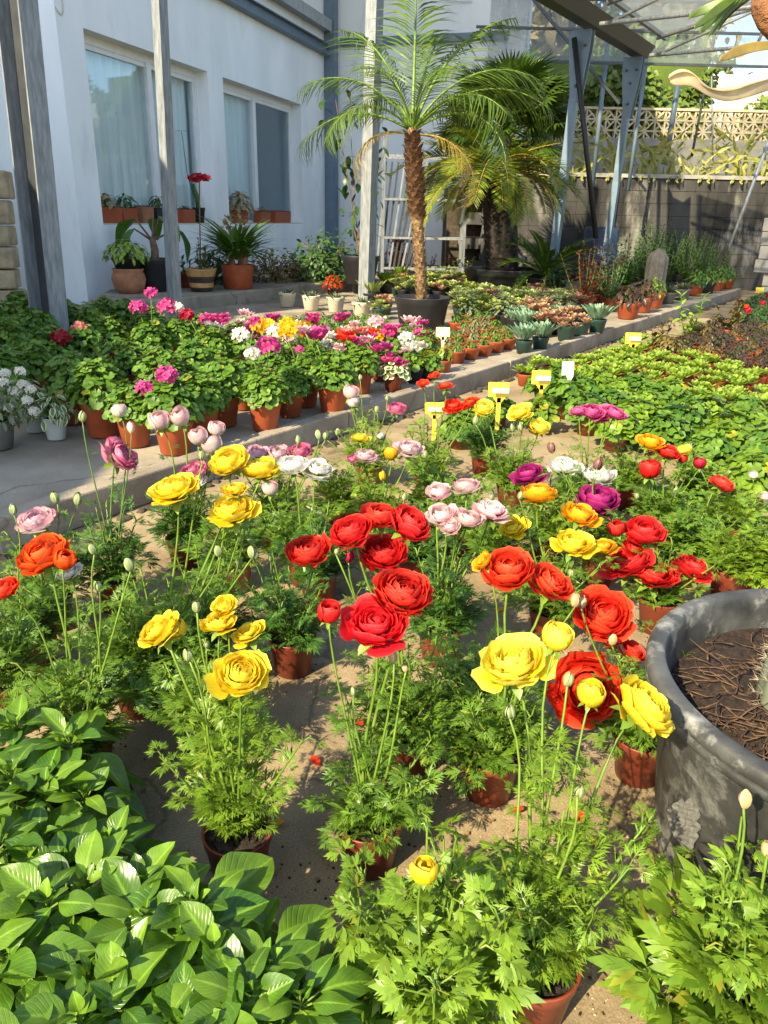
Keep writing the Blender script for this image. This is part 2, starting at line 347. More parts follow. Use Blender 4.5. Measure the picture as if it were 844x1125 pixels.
M['cactus'] = leaf_mat('flat_cactus', (.15, .17, .035), (.34, .33, .08), .5, .15)
M['dead'] = leaf_mat('dry_leaf', (.26, .17, .07), (.42, .32, .16), .7, .25)
M['stem'] = leaf_mat('green_stem', (.085, .165, .018), (.16, .25, .03), .45, .12)
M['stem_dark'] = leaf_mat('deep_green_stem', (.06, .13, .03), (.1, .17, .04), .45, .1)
M['bark'] = solid('bark', (.16, .10, .06), .9, noise=.4, scale=20, bump=.5)
PET = {
 'yellow': petal_mat('petal_yellow', (.95, .70, .012), tip=(.96, .80, .06), base=(.8, .58, .02), tip_from=.7),
 'lemon': petal_mat('petal_lemon', (.95, .74, .02), tip=(.96, .84, .10), base=(.8, .7, .05), tip_from=.6),
 'gold': petal_mat('petal_gold', (.92, .46, .006), tip=(.92, .48, .012), tip_from=.7),
 'red': petal_mat('petal_red', (.80, .014, .016), tip=(.86, .04, .035), base=(.5, .006, .010), tip_from=.75),
 'scarlet': petal_mat('petal_scarlet', (.84, .035, .012), tip=(.88, .085, .025), base=(.55, .015, .008), tip_from=.7),
 'orange': petal_mat('petal_orange', (.80, .075, .008), tip=(.85, .14, .015), base=(.6, .03, .005), tip_from=.7),
 'magenta': petal_mat('petal_magenta', (.30, .006, .10), tip=(.42, .02, .19), tip_from=.6),
 'hotpink': petal_mat('petal_hotpink', (.66, .05, .26), tip=(.78, .14, .40), tip_from=.7),
 'pink': petal_mat('petal_pink', (.78, .44, .48), tip=(.84, .62, .62), base=(.7, .3, .36), tip_from=.5),
 'picotee': petal_mat('petal_picotee', (.84, .72, .70), tip=(.72, .12, .32), base=(.75, .7, .55), tip_from=.86),
 'pinkrim': petal_mat('petal_pinkrim', (.82, .40, .50), tip=(.66, .03, .22), base=(.84, .74, .70), tip_from=.78),
 'blush': petal_mat('petal_blush', (.84, .74, .66), tip=(.82, .46, .50), base=(.7, .7, .4), tip_from=.75),
 'white': petal_mat('petal_white', (.84, .80, .70), tip=(.86, .84, .78), base=(.7, .68, .45), tip_from=.6, var=.08),
 'salmon': petal_mat('petal_salmon', (.80, .24, .20), tip=(.84, .36, .30)),
 'crimson': petal_mat('petal_crimson', (.42, .006, .035), tip=(.55, .02, .06)),
 'green': leaf_mat('bud_green', (.10, .17, .04), (.26, .33, .13), .45, .12, edge=(.34, .36, .2)),
 'tan': leaf_mat('bud_tan', (.22, .20, .07), (.42, .34, .15), .5, .12, edge=(.45, .33, .2)),
 'maroon': leaf_mat('bud_maroon', (.12, .06, .05), (.2, .1, .07), .5, .1),
}
PET['redwhite'] = petal_mat('petal_redwhite', (.72, .02, .02), tip=(.8, .06, .04), base=(.85, .8, .75))
M['pot'] = solid('plastic_pot', (.17, .030, .014), .42, noise=.2, scale=14, c2=(.21, .045, .022), stain=((.27, .17, .11), 7, .68), bump=.06, bscale=90, spec=.45)
M['pot_o'] = solid('orange_pot', (.34, .075, .025), .5, noise=.2, scale=12, stain=((.42, .25, .16), 9, .68), bump=.06)
M['pot_k'] = solid('black_pot', (.02, .021, .023), .5, noise=.3, scale=10, stain=((.09, .08, .07), 10, .66))
M['pot_g'] = solid('dark_green_pot', (.02, .05, .04), .45, noise=.2, scale=10, stain=((.12, .12, .1), 9, .7))
M['pot_c'] = solid('cream_pot', (.62, .55, .40), .6, noise=.15, scale=8, stain=((.3, .24, .16), 8, .66))
M['pot_grey'] = solid('grey_pot', (.16, .15, .13), .6, noise=.2, scale=9)
M['pot_w'] = solid('white_pot', (.60, .64, .64), .5, noise=.1, scale=9, stain=((.3, .25, .2), 12, .68))
M['pot_terra'] = solid('terracotta', (.34, .15, .075), .85, noise=.3, scale=9, stain=((.4, .3, .22), 6, .6), bump=.2)
M['soil'] = solid('soil', (.022, .014, .009), .95, noise=.6, scale=60, c2=(.06, .04, .026), bump=1.0, bscale=110, stain=((.24, .22, .2), 70, .71))
M['band_o'] = solid('orange_band', (.55, .16, .02), .5); M['band_g'] = solid('green_band', (.25, .38, .10), .5)
# ------------------------------------------------------------------ pots
CACHE = {}
def cached(key, fn):
    if key not in CACHE: CACHE[key] = fn()
    return CACHE[key]
def pot_mesh(r, h, mat, lip=True, n=28, taper=.74, ribs=False):
    def mk():
        b = MB(); rb = r*taper; t = r*.07
        prof = [(0.001, .002), (rb*.93, .002), (rb, h*.03), (rb+(r-rb)*.75, h*.78)]
        if lip: prof += [(rb+(r-rb)*.78+r*.03, h*.80), (r*.985+r*.03, h*.97), (r*1.03, h)]
        else: prof += [(r, h*.98), (r*1.01, h)]
        prof += [(r-t*.2, h*1.004), (r-t, h*.985), (r-t*1.3, h*.8), (r*.8, h*.72)]
        b.lathe(prof, n); return b.mesh('pot', M[mat])
    return cached(('pot', round(r, 3), round(h, 3), mat, lip, taper), mk)
def soil_mesh(r, z):
    def mk():
        b = MB(); k = random.Random(3); n = 20; rings = 6; vs = [(0, 0, z)]
        for i in range(1, rings+1):
            for j in range(n):
                a = 2*math.pi*j/n+i; rr = r*i/rings
                vs.append((rr*math.cos(a), rr*math.sin(a), z+k.uniform(-.05, .05)*r))
        fs = [(0, 1+j, 1+(j+1) % n) for j in range(n)]
        for i in range(rings-1):
            for j in range(n): fs.append((1+i*n+j, 1+i*n+n+j, 1+i*n+n+(j+1) % n, 1+i*n+(j+1) % n))
        b.add(vs, fs); return b.mesh('soil', M['soil'])
    return cached(('soil', round(r, 3), round(z, 3)), mk)
def add_pot(root, r=.06, h=.105, mat='pot', lip=True, taper=.74, soil=True, n=28):
    link('pot', pot_mesh(r, h, mat, lip, n, taper), root)
    if soil: link('soil', soil_mesh(r*.92, h*.88), root)
# ------------------------------------------------------------------ buttercups
def ran_foliage(style, var, n=44, spread=.15, height=.16, z0=.09, emin=18):
    def mk():
        b = MB(); k = random.Random(var*77+n); tp = LEAF[style]; big = 1.25 if style == 'parsley' else 1.0
        def leaf(o, az, el, pl, L):
            d = np.array(dirv(az, el)); p1 = o+d*pl
            b.tube([o, o+d*pl*.55+np.array((0, 0, .008)), p1], [.002, .0016, .0012], 4, False, mi=1)
            d2 = np.array(dirv(az+k.uniform(-.4, .4), el-R_(k.uniform(0, 40))))
            b.inst(k.choice(tp), basis(d2, np.array((0, 0, 1))+np.array((k.uniform(-.6, .6), k.uniform(-.6, .6), 0))), p1-d2*L*.3, L)
        for i in range(n):                       # leaves from the crown
            q = (i+.5)/n; az = i*2.39996+k.uniform(-.5, .5); el = R_(80-(80-emin)*q**.7+k.uniform(-10, 10)); L = k.uniform(.062, .10)*big*(spread/.15)
            leaf(np.array((k.uniform(-.02, .02), k.uniform(-.02, .02), z0+(.02 if emin > 40 else 0))), az, el, max(.015, spread*k.uniform(.45, 1.0)-L*.5), L)
        ns = 7
        for s_ in range(ns):                     # leafy side shoots
            az0 = s_*2.39996+k.uniform(-.3, .3); el0 = R_(k.uniform(48, 84)); hh = height*k.uniform(.75, 1.25); o = np.array((0, 0, z0)); d = np.array(dirv(az0, el0))
            b.tube([o, o+d*hh*.5, o+d*hh], [.0028, .0024, .0016], 5, False, mi=1)
            for i in range(n//6):
                u = k.uniform(.3, 1.0); az = i*2.39996+az0; L = k.uniform(.045, .082)*big*(1.15-.45*u)
                leaf(o+d*hh*u, az, R_(k.uniform(10, 65)), k.uniform(.008, .03), L)
        return b
    return mk
def foliage_mesh(style, var, mat, **kw):
    return cached(('ranf', style, var, mat, tuple(sorted(kw.items()))), lambda: ran_foliage(style, var, **kw)().mesh('foliage', [M[mat], M['stem']]))
def head_mesh(kind, var, col):
    def mk():
        b = MB(); b.inst(FL[kind][var % len(FL[kind])], np.eye(3)); return b.mesh('flower', PET[col])
    return cached(('head', kind, var % len(FL[kind]), col), mk)
def calyx_mesh():
    def mk():
        b = MB()
        for i in range(5):
            a = i*1.2566; d = dirv(a, R_(-8)); b.inst(LEAF['plain'][1], basis(d, (0, 0, 1)), (0, 0, -.66), .75)
        b.lathe([(.02, -.75), (.2, -.70), (.3, -.6)], 8); return b.mesh('calyx', M['stem'])
    return cached('calyx', mk)
def orient(o, axis, spin=0.0):
    q = Vector(axis).to_track_quat('Z', 'Y'); o.rotation_mode = 'QUATERNION'
    from mathutils import Quaternion
    o.rotation_quaternion = q @ Quaternion((0, 0, 1), spin)
def ranunculus(label, base, flowers, buds=(), style='fern', mat='fern', nleaf=52, spread=.145, height=.19, pot='pot', pr=.06, ph=.105, seed=0, emin=30, stemleaf=0, group=None, tilt=.5, dyr=.05, stem='stem', zmax=.8):
    k = random.Random(seed*13+5); Bp = at(base[0], base[1], 0)
    root = thing('potted_ranunculus', label, 'potted flower', Bp, 0, group)
    add_pot(root, pr, ph, pot)
    f = link('foliage', foliage_mesh(style, seed % 4, mat, n=nleaf, spread=spread, height=height, z0=ph*.85, emin=emin), root, rz=k.uniform(0, 6.28))
    def stalk(px, py, dy, r0, axis, lift):
        P = atY(px, py, Bp.y+dy)-Bp
        if P.z < ph+.04: P = Vector((P.x, P.y, ph+.04))
        E = P-Vector(axis)*lift
        c = Vector((k.uniform(-.022, .022), k.uniform(-.022, .022), ph*.85)); sway = Vector((k.uniform(-.02, .02), k.uniform(-.02, .02), 0)); mid = c.lerp(E, .55)+Vector((0, 0, .0))
        ctrl = c*.25+E*.75; ctrl = Vector((c.x*.45+E.x*.55, c.y*.45+E.y*.55, c.z*.3+E.z*.7))
        ctrl = ctrl*.6+(E-Vector(axis)*.10)*.4
        pts = [((1-u)**2)*c+2*u*(1-u)*ctrl+u*u*E+sway*math.sin(u*6.28)*.5 for u in [i/7 for i in range(8)]]
        b = MB(); b.tube(pts, [r0*(1.15-.5*i/7) for i in range(8)], 6)
        for q in range(k.choice((3, 4, 5, 6))+stemleaf):     # small stem leaves
            i = k.randint(1, 5 if stemleaf == 0 else 4); p = pts[i]; az = k.uniform(0, 6.28); L = k.uniform(.045, .095)*(1.1-.1*i)
            b.inst(k.choice(LEAF['fern']), basis(dirv(az, R_(k.uniform(10, 60)))), tuple(p), L, mi=1)
        b.build('stem', [M[stem], M[mat]], root)
        return P
    for i, fl in enumerate(flowers):
        px, py, dia, col, kind = fl[:5]; dy = fl[5] if len(fl) > 5 else k.uniform(-dyr, dyr)
        ax = fl[6] if len(fl) > 6 else None
        if ax is None:
            a = k.uniform(0, 6.28); ax = Vector((math.cos(a)*tilt*.5-.15, math.sin(a)*tilt*.5-.18, 1)).normalized()
        else: ax = Vector((ax[0], ax[1]*(.5 if ax[1] > -.85 else .9), ax[2])).normalized()
        Pw = atY(px, py, Bp.y+dy); size = px_size(Pw, dia)*.5/(1.0 if kind in ('cup',) else 1.06)
        if kind == 'cup': size /= .86
        P = stalk(px, py, dy, .0031 if dia*0+size > .03 else .0022, ax, size*.7)
        h = link('flower', head_mesh(kind, k.randint(0, 5), col), root, P, sc=size); orient(h, ax, k.uniform(0, 6.28))
        c = link('calyx', calyx_mesh(), h); 
        if kind == 'cup': c.scale = (.9, .9, 1.15)
    for i, bd in enumerate(buds):
        px, py, dia = bd[:3]; col = bd[3] if len(bd) > 3 else 'green'; dy = bd[4] if len(bd) > 4 else k.uniform(-dyr, dyr)
        ax = Vector((k.uniform(-.25, .25), k.uniform(-.25, .25), 1)).normalized()
        Pw = atY(px, py, Bp.y+dy); size = px_size(Pw, dia)*.5/.72*.92
        P = stalk(px, py, dy, .0024, ax, size*.7)
        h = link('bud', head_mesh('bud', k.randint(0, 1), col), root, P, sc=size); orient(h, ax, k.uniform(0, 6.28))
    return root
# ------------------------------------------------------------------ leafy mounds (geranium, seedlings, succulents)
def mound(leafset, n, rad, hgt, L, z0, var=0, upright=(10, 80), dome=True, stalks=True, jitter=.25, droop=0.0):
    """leaves spread over a dome of radius rad, height hgt above z0"""
    b = MB(); k = random.Random(var*31+n)
    for i in range(n):
        q = (i+.5)/n; az = i*2.39996+k.uniform(-.3, .3); pol = math.acos(1-q)*1.02     # 0 top .. 90 side
        shell = k.uniform(.55, 1.0) if k.random() < .35 else k.uniform(.88, 1.06)
        p = np.array((rad*math.sin(pol)*math.cos(az)*shell, rad*math.sin(pol)*math.sin(az)*shell, z0+hgt*math.cos(pol)*shell))
        nrm = np.array((math.sin(pol)*math.cos(az)*.8+k.uniform(-jitter, jitter), math.sin(pol)*math.sin(az)*.8+k.uniform(-jitter, jitter), math.cos(pol)+.45))
        out = np.array((math.cos(az+k.uniform(-.5, .5)), math.sin(az+k.uniform(-.5, .5)), -.25-droop))
        d = out-nrm*np.dot(out, nrm)/np.dot(nrm, nrm)
        s = L*k.uniform(.65, 1.15)
        b.inst(k.choice(LEAF[leafset]), basis(d, nrm), p-d/np.linalg.norm(d)*s*.3, s)
        if stalks and i % 2 == 0: b.tube([(0, 0, z0*.9), tuple(p*np.array((.5, .5, 1))*.98), tuple(p)], [.003, .002, .0015], 3, False, mi=1)
    return b
def rosette(leafset, n, L, z0, el0=80, el1=5, var=0, base_r=0.0):
    b = MB(); k = random.Random(var*17+n)
    for i in range(n):
        q = (i+.5)/n; az = i*2.39996+k.uniform(-.15, .15); el = R_(el0+(el1-el0)*q+k.uniform(-6, 6)); d = dirv(az, el)
        s = L*(.55+.5*q)*k.uniform(.85, 1.1)
        b.inst(k.choice(LEAF[leafset]), basis(d, (-d[0]*.3, -d[1]*.3, 1.2)), (math.cos(az)*base_r*q, math.sin(az)*base_r*q, z0), s)
    return b
def multi(builder_list):
    b = MB()
    for bb, t, sc in builder_list:
        off = b.n
        v = np.concatenate(bb.v)*sc+np.asarray(t); l = np.concatenate(bb.l)
        b.add(v, bb.f, l); b.mi[-len(bb.f):] = bb.mi
    return b
def cluster_tpl(seed, nfl=16, per=5):
    """ball of florets of unit radius"""
    k = random.Random(seed); parts = []; pt = lance(2, .8, -.1, .1, .6, 1, .4); pt2 = lance(2, .8, .25, .1, .6, 1, .4)
    b = MB()
    for i in range(nfl):
        q = (i+.5)/nfl; az = i*2.39996; pol = math.acos(1-1.55*q)
        nrm = np.array((math.sin(pol)*math.cos(az), math.sin(pol)*math.sin(az), math.cos(pol))); p = nrm*.72*np.array((1, 1, .75))
        nrm = nrm+np.array((k.uniform(-.3, .3), k.uniform(-.3, .3), k.uniform(-.1, .3)))
        M0 = basis(nrm, (.3, .2, .9) if abs(nrm[2]) < .8 else (1, .1, 0))
        for j in range(per):
            a = 2*math.pi*j/per+i; d = M0[:, 0]*math.cos(a)+M0[:, 2]*math.sin(a)+M0[:, 1]*.35
            b.inst(pt if k.random() < .6 else pt2, basis(d, nrm), p, k.uniform(.36, .5))
    return np.concatenate(b.v), b.f, np.concatenate(b.l)
CL = [cluster_tpl(i) for i in range(3)]
def cyc_tpl(seed):
    """upright cyclamen blooms: swept back petals"""
    k = random.Random(seed); b = MB()
    for i in range(9):
        a = i*2.39996; r = .75*math.sqrt(i/9); p = np.array((r*math.cos(a), r*math.sin(a), k.uniform(-.25, .35)))
        for j in range(5):
            aj = 2*math.pi*j/5+i; d = np.array((math.cos(aj)*.55, math.sin(aj)*.55, 1.0))
            b.inst(lance(3, .6, -.25, .1, .6, 2, .3), basis(d, (math.cos(aj), math.sin(aj), .2)), p, k.uniform(.5, .7))
    return np.concatenate(b.v), b.f, np.concatenate(b.l)
CYC = [cyc_tpl(i) for i in range(3)]
def cluster_mesh(kind, var, col):
    def mk():
        b = MB(); b.inst((CL if kind == 'ball' else CYC)[var % 3], np.eye(3)); return b.mesh('flower', PET[col])
    return cached(('cl', kind, var % 3, col), mk)
def bloom(root, B, px, py, dia, col, kind='ball', dy=0.0, k=rng):
    P = atY(px, py, B.y+dy)-B; size = px_size(P+B, dia)*.5
    b = MB(); b.tube([(P.x*.3, P.y*.3, P.z*.45), (P.x*.7, P.y*.7, P.z*.8), tuple(P)], .0028, 5); b.build('stem', M['stem'], root)
    o = link('flower', cluster_mesh(kind, k.randint(0, 2), col), root, P, rz=k.uniform(0, 6.28), sc=size*1.1)
    return o
TZ = .115                                    # terrace floor height
def potted(name, label, cat, base, z, fol, fmat, r, h, pot='pot_o', lip=True, taper=.74, group=None, rz=None, fname='foliage', soil=True, sc=1.0, pos=None):
    B = pos if pos is not None else at(base[0], base[1], z)
    root = thing(name, label, cat, B, 0, group)
    add_pot(root, r, h, pot, lip, taper, soil)
    mesh = fol if isinstance(fol, bpy.types.Mesh) else cached(('fol', id(fol)), lambda: fol.mesh(fname, fmat))
    link(fname, mesh, root, rz=rng.uniform(0, 6.28) if rz is None else rz, sc=sc)
    return root, B
# ------------------------------------------------------------------ setting
KD = np.array((.552, .834)); KP = np.array((.834, -.552)); K0 = np.array((-1.3, 2.37))     # kerb direction, its right hand, a point of its foot
def kp(a, b, z=0.0):
    q = K0+KD*a+KP*b; return Vector((q[0], q[1], z))
def rotz(a): c, s_ = math.cos(a), math.sin(a); return np.array(((c, -s_, 0), (s_, c, 0), (0, 0, 1)))
KROT = np.stack([np.array((*KP, 0)), np.array((*KD, 0)), np.array((0, 0, 1))], axis=1)
KAZ = math.atan2(-KP[1]*-1, KP[0])
M['concrete'] = solid('path_concrete', (.235, .175, .092), .85, noise=.32, scale=3.2, c2=(.36, .28, .16), bump=.35, bscale=45, stain=((.19, .14, .085), 1.7, .57), lo=.3, hi=.7)
M['terrace'] = solid('terrace_concrete', (.25, .21, .15), .85, noise=.25, scale=2.2, c2=(.33, .29, .22), bump=.3, bscale=40, stain=((.19, .15, .11), 1.9, .58))
M['kerb'] = solid('kerb_concrete', (.26, .215, .15), .85, noise=.25, scale=3.5, c2=(.34, .295, .22), bump=.4, bscale=35, stain=((.2, .15, .1), 2.6, .58))
M['dirt'] = solid('dirt', (.06, .045, .03), .95, noise=.5, scale=20, bump=.8)
M['white_wall'] = solid('white_wall', (.76, .81, .82), .8, noise=.05, scale=1.5, c2=(.85, .88, .89), bump=.1, bscale=30, stain=((.68, .71, .70), 1.6, .59), streak=(1, 1, .35))
M['white_wall2'] = solid('warm_white_wall', (.60, .55, .43), .8, noise=.08, scale=1.5, bump=.1)
M['galv'] = solid('galvanised_steel', (.30, .33, .35), .5, .35, noise=.25, scale=14, c2=(.40, .43, .45), streak=(3, 3, .5), stain=((.20, .20, .19), 5, .6))
M['galv_dark'] = solid('weathered_steel', (.19, .21, .22), .55, .25, noise=.25, scale=14, c2=(.26, .28, .29), streak=(3, 3, .5), stain=((.13, .13, .12), 5, .6))
M['blue_steel'] = solid('blue_grey_steel', (.13, .185, .24), .5, .2, noise=.15, scale=6)
M['dark_steel'] = solid('dark_steel', (.05, .055, .06), .5, .3, noise=.2)
M['black_steel'] = solid('black_steel', (.012, .013, .015), .5)
M['alu'] = solid('white_frame', (.72, .74, .74), .4, noise=.06)
M['block'] = solid('old_blocks', (.018, .017, .016), .95, noise=.5, scale=2.2, c2=(.065, .062, .056), bump=.5, bscale=25, streak=(1, 1, .28), stain=((.24, .23, .20), 1.2, .55))
M['block2'] = solid('pale_blocks', (.30, .29, .26), .95, noise=.3, scale=3, bump=.5, stain=((.14, .13, .11), 2.5, .56))
M['baluster'] = solid('breeze_blocks', (.50, .43, .29), .9, noise=.2, scale=5, bump=.2)
M['stone'] = solid('pillar_stone', (.36, .28, .17), .95, noise=.35, scale=7, bump=.7, bscale=20)
def curtain_mat():
    m, t, b, out = _new('curtain'); L = t.links.new
    tc = N(t, 'ShaderNodeTexCoord'); mp = N(t, 'ShaderNodeMapping'); mp.inputs['Scale'].default_value = (9, 9, .5); L(tc.outputs['Object'], mp.inputs[0])
    nz = N(t, 'ShaderNodeTexNoise', _Scale=1.5, _Detail=3); L(mp.outputs[0], nz.inputs['Vector'])
    r = ramp(t, [(.3, (.74, .78, .78)), (.7, (.88, .91, .90))]); L(nz.outputs[0], r.inputs[0]); L(r.outputs[0], b.inputs['Base Color']); b.inputs['Roughness'].default_value = .9
    return m
M['curtain'] = curtain_mat()
def glass_mat(name, tint, refl=.12, film=None):
    m, t, b, out = _new(name); L = t.links.new
    g = N(t, 'ShaderNodeBsdfGlossy'); g.inputs['Roughness'].default_value = .03; g.inputs[0].default_value = (.6, .74, .85, 1)
    tr = N(t, 'ShaderNodeBsdfTransparent'); tr.inputs[0].default_value = (*tint, 1)
    lw = N(t, 'ShaderNodeLayerWeight'); lw.inputs[0].default_value = .5; fr = N(t, 'ShaderNodeMath', operation='POWER'); L(lw.outputs['Facing'], fr.inputs[0]); fr.inputs[1].default_value = 3.5
    ad = N(t, 'ShaderNodeMath', operation='ADD'); L(fr.outputs[0], ad.inputs[0]); ad.inputs[1].default_value = refl
    ms = N(t, 'ShaderNodeMixShader'); L(ad.outputs[0], ms.inputs[0]); L(tr.outputs[0], ms.inputs[1]); L(g.outputs[0], ms.inputs[2]); L(ms.outputs[0], out.inputs[0])
    return m
M['glass'] = glass_mat('window_glass', (.93, .97, .97), .03)
def film_mat(name, trans, col, sc=3.0):
    m, t, b, out = _new(name); L = t.links.new
    tr = N(t, 'ShaderNodeBsdfTransparent'); d = N(t, 'ShaderNodeBsdfDiffuse'); d.inputs[0].default_value = (*col, 1)
    tl = N(t, 'ShaderNodeBsdfTranslucent'); tl.inputs[0].default_value = (*col, 1)
    m1 = N(t, 'ShaderNodeMixShader'); m1.inputs[0].default_value = .55; L(d.outputs[0], m1.inputs[1]); L(tl.outputs[0], m1.inputs[2])
    tc = N(t, 'ShaderNodeTexCoord'); mp = N(t, 'ShaderNodeMapping'); mp.inputs['Scale'].default_value = (1, 1, .6); L(tc.outputs['Object'], mp.inputs[0])
    nz = N(t, 'ShaderNodeTexNoise', _Scale=sc, _Detail=7, _Roughness=.7); L(mp.outputs[0], nz.inputs['Vector'])
    mr = N(t, 'ShaderNodeMapRange'); L(nz.outputs[0], mr.inputs[0]); mr.inputs[1].default_value = .3; mr.inputs[2].default_value = .7; mr.inputs[3].default_value = 1-trans-.12; mr.inputs[4].default_value = 1-trans+.15
    ms = N(t, 'ShaderNodeMixShader'); L(mr.outputs[0], ms.inputs[0]); L(tr.outputs[0], ms.inputs[1]); L(m1.outputs[0], ms.inputs[2]); L(ms.outputs[0], out.inputs[0])
    return m
M['film'] = film_mat('greenhouse_film', .46, (.27, .31, .32), 7.0); M['film_dirty'] = film_mat('dirty_film', .34, (.26, .30, .31), 4.0)
def crack(mname, sc=1.1, strength=.55):
    m = M[mname]; t = m.node_tree; L = t.links.new; b = t.nodes['Principled BSDF']; src = b.inputs['Base Color'].links[0].from_socket
    tc = N(t, 'ShaderNodeTexCoord'); nz = N(t, 'ShaderNodeTexNoise', _Scale=2.3, _Detail=6); L(tc.outputs['Object'], nz.inputs['Vector'])
    mx = N(t, 'ShaderNodeVectorMath', operation='MULTIPLY_ADD'); L(nz.outputs['Color'], mx.inputs[0]); mx.inputs[1].default_value = (.55,)*3; L(tc.outputs['Object'], mx.inputs[2])
    vo = N(t, 'ShaderNodeTexVoronoi', feature='DISTANCE_TO_EDGE'); vo.inputs['Scale'].default_value = sc; L(mx.outputs[0], vo.inputs['Vector'])
    mr = N(t, 'ShaderNodeMapRange'); L(vo.outputs['Distance'], mr.inputs[0]); mr.inputs[1].default_value = .002; mr.inputs[2].default_value = .009; mr.inputs[3].default_value = strength; mr.inputs[4].default_value = 0
    col = mixc(t, mr.outputs[0], src, (.06, .045, .03))
    n2 = N(t, 'ShaderNodeTexNoise', _Scale=260.0, _Detail=2); L(tc.outputs['Object'], n2.inputs['Vector']); m2 = N(t, 'ShaderNodeMapRange'); L(n2.outputs[0], m2.inputs[0]); m2.inputs[1].default_value = .3; m2.inputs[2].default_value = .7; m2.inputs[3].default_value = .72; m2.inputs[4].default_value = 1.22
    col = mixc(t, 1.0, col, m2.outputs[0], 'MULTIPLY'); L(col, b.inputs['Base Color'])
crack('concrete'); crack('terrace', .8); crack('kerb', .9, .4)
# ground, terrace, plinth
b = MB(); n = 80
b.add([(-60, -30, 0), (60, -30, 0), (60, 90, 0), (-60, 90, 0)], [(0, 1, 2, 3)]); tag(b.build('ground', M['concrete'], smooth=False), kind='structure')
b = MB()
def prism(b, poly, z0, z1):
    k = len(poly); v = [(x, y, z0) for x, y in poly]+[(x, y, z1) for x, y in poly]
    b.add(v, [tuple(range(k, 2*k))]+[tuple(range(k-1, -1, -1))]+[(i, (i+1) % k, k+(i+1) % k, k+i) for i in range(k)])
p1 = kp(-3, -.082); p2 = kp(12.75, -.082)
prism(b, [(p1.x, p1.y), (p2.x, p2.y), (p2.x-.2, 14.1), (-9, 14.1), (-9, p1.y)], -.05, TZ-.004); tag(b.build('terrace', M['terrace'], smooth=False), kind='structure')
b = MB(); seg = 0.0
a = -3.0; kr = random.Random(4)
while a < 12.7:
    L_ = min(1.0, 12.75-a); c = kp(a+L_/2, -.04); dz = kr.uniform(-.004, .004)
    b.box((c.x+KP[0]*kr.uniform(-.004, .004), c.y, .062+dz), (.082, L_-.006, .128), KROT); a += 1.0
o = b.build('kerb', M['kerb'], smooth=False); tag(o, kind='structure')
bm = o.modifiers.new('bevel', 'BEVEL'); bm.width = .008; bm.segments = 2
b = MB(); k = random.Random(9)
for i in range(420):
    a = k.uniform(-.5, 12.5); q = kp(a, k.uniform(.0, .05)+.03*math.sin(a*3)**2, 0); s_ = k.uniform(.008, .026)
    b.box((q.x, q.y, s_*.25), (s_*1.8, s_*2.4, s_*.7), rotz(k.uniform(0, 3)), taper=.5)
tag(b.build('dirt', M['dirt']), kind='stuff')
b = MB(); prism(b, [(-2.95, 7.5), (-2.3, 8.35), (-1.1, 10.5), (1.6, 14.1), (1.4, 17.2), (-1.3, 16.6), (-3.3, 9.6)], .05, .25)
o = b.build('plinth', M['terrace'], smooth=False); tag(o, kind='structure'); bm = o.modifiers.new('bevel', 'BEVEL'); bm.width = .02; bm.segments = 2
# ------------------------------------------------------------------ house
HA = R_(16.5); HC = np.array((-3.35, 8.83)); HD = np.array((math.sin(HA), math.cos(HA))); HN = np.array((HD[1], -HD[0]))
HROT = np.stack([np.array((*HN, 0)), np.array((*HD, 0)), np.array((0, 0, 1))], axis=1)
def hp(s_, n_, z): q = HC+HD*s_+HN*n_; return (q[0], q[1], z)
house = thing('house', 'white rendered house with two curtained windows and steel gutter beams', 'house', hp(0, 0, 0))
hl = Vector(hp(0, 0, 0))
def hbox(b, s0, s1, n0, n1, z0, z1): b.box(np.array(hp((s0+s1)/2, (n0+n1)/2, (z0+z1)/2))-np.array(hl), (n1-n0, s1-s0, z1-z0), HROT)
W1, W2, SILL, HEAD = (.42, 3.02), (3.45, 6.25), .95, 2.87
b = MB(); T = .32
hbox(b, 0, 7.7, -T, 0, HEAD, 7.5); hbox(b, 0, 7.7, -T, 0, 0, SILL); hbox(b, 0, W1[0], -T, 0, SILL, HEAD); hbox(b, W1[1], W2[0], -T, 0, SILL, HEAD); hbox(b, W2[1], 7.7, -T, 0, SILL, HEAD)
hbox(b, -.002, .3, -6, -T-.002, 0, 7.5)                       # end wall
hbox(b, 7.702, 8.02, -6, 3.6, 0, 7.5)                          # wing facing the garden
hbox(b, 0, 8, -6, -5.7, 0, 7.5)
b.build('wall', M['white_wall'], house, False)
b = MB(); hbox(b, 0, 8.2, -5.9, 3.6, 7.5, 7.7); b.build('roof', M['white_wall2'], house, False)
b = MB(); hbox(b, -.3, 7.5, -3.2, -3.0, 0, 7.4); M['room'] = solid('dim_room', (.012, .022, .045), .8); b.build('inner_wall', M['room'], house, False)
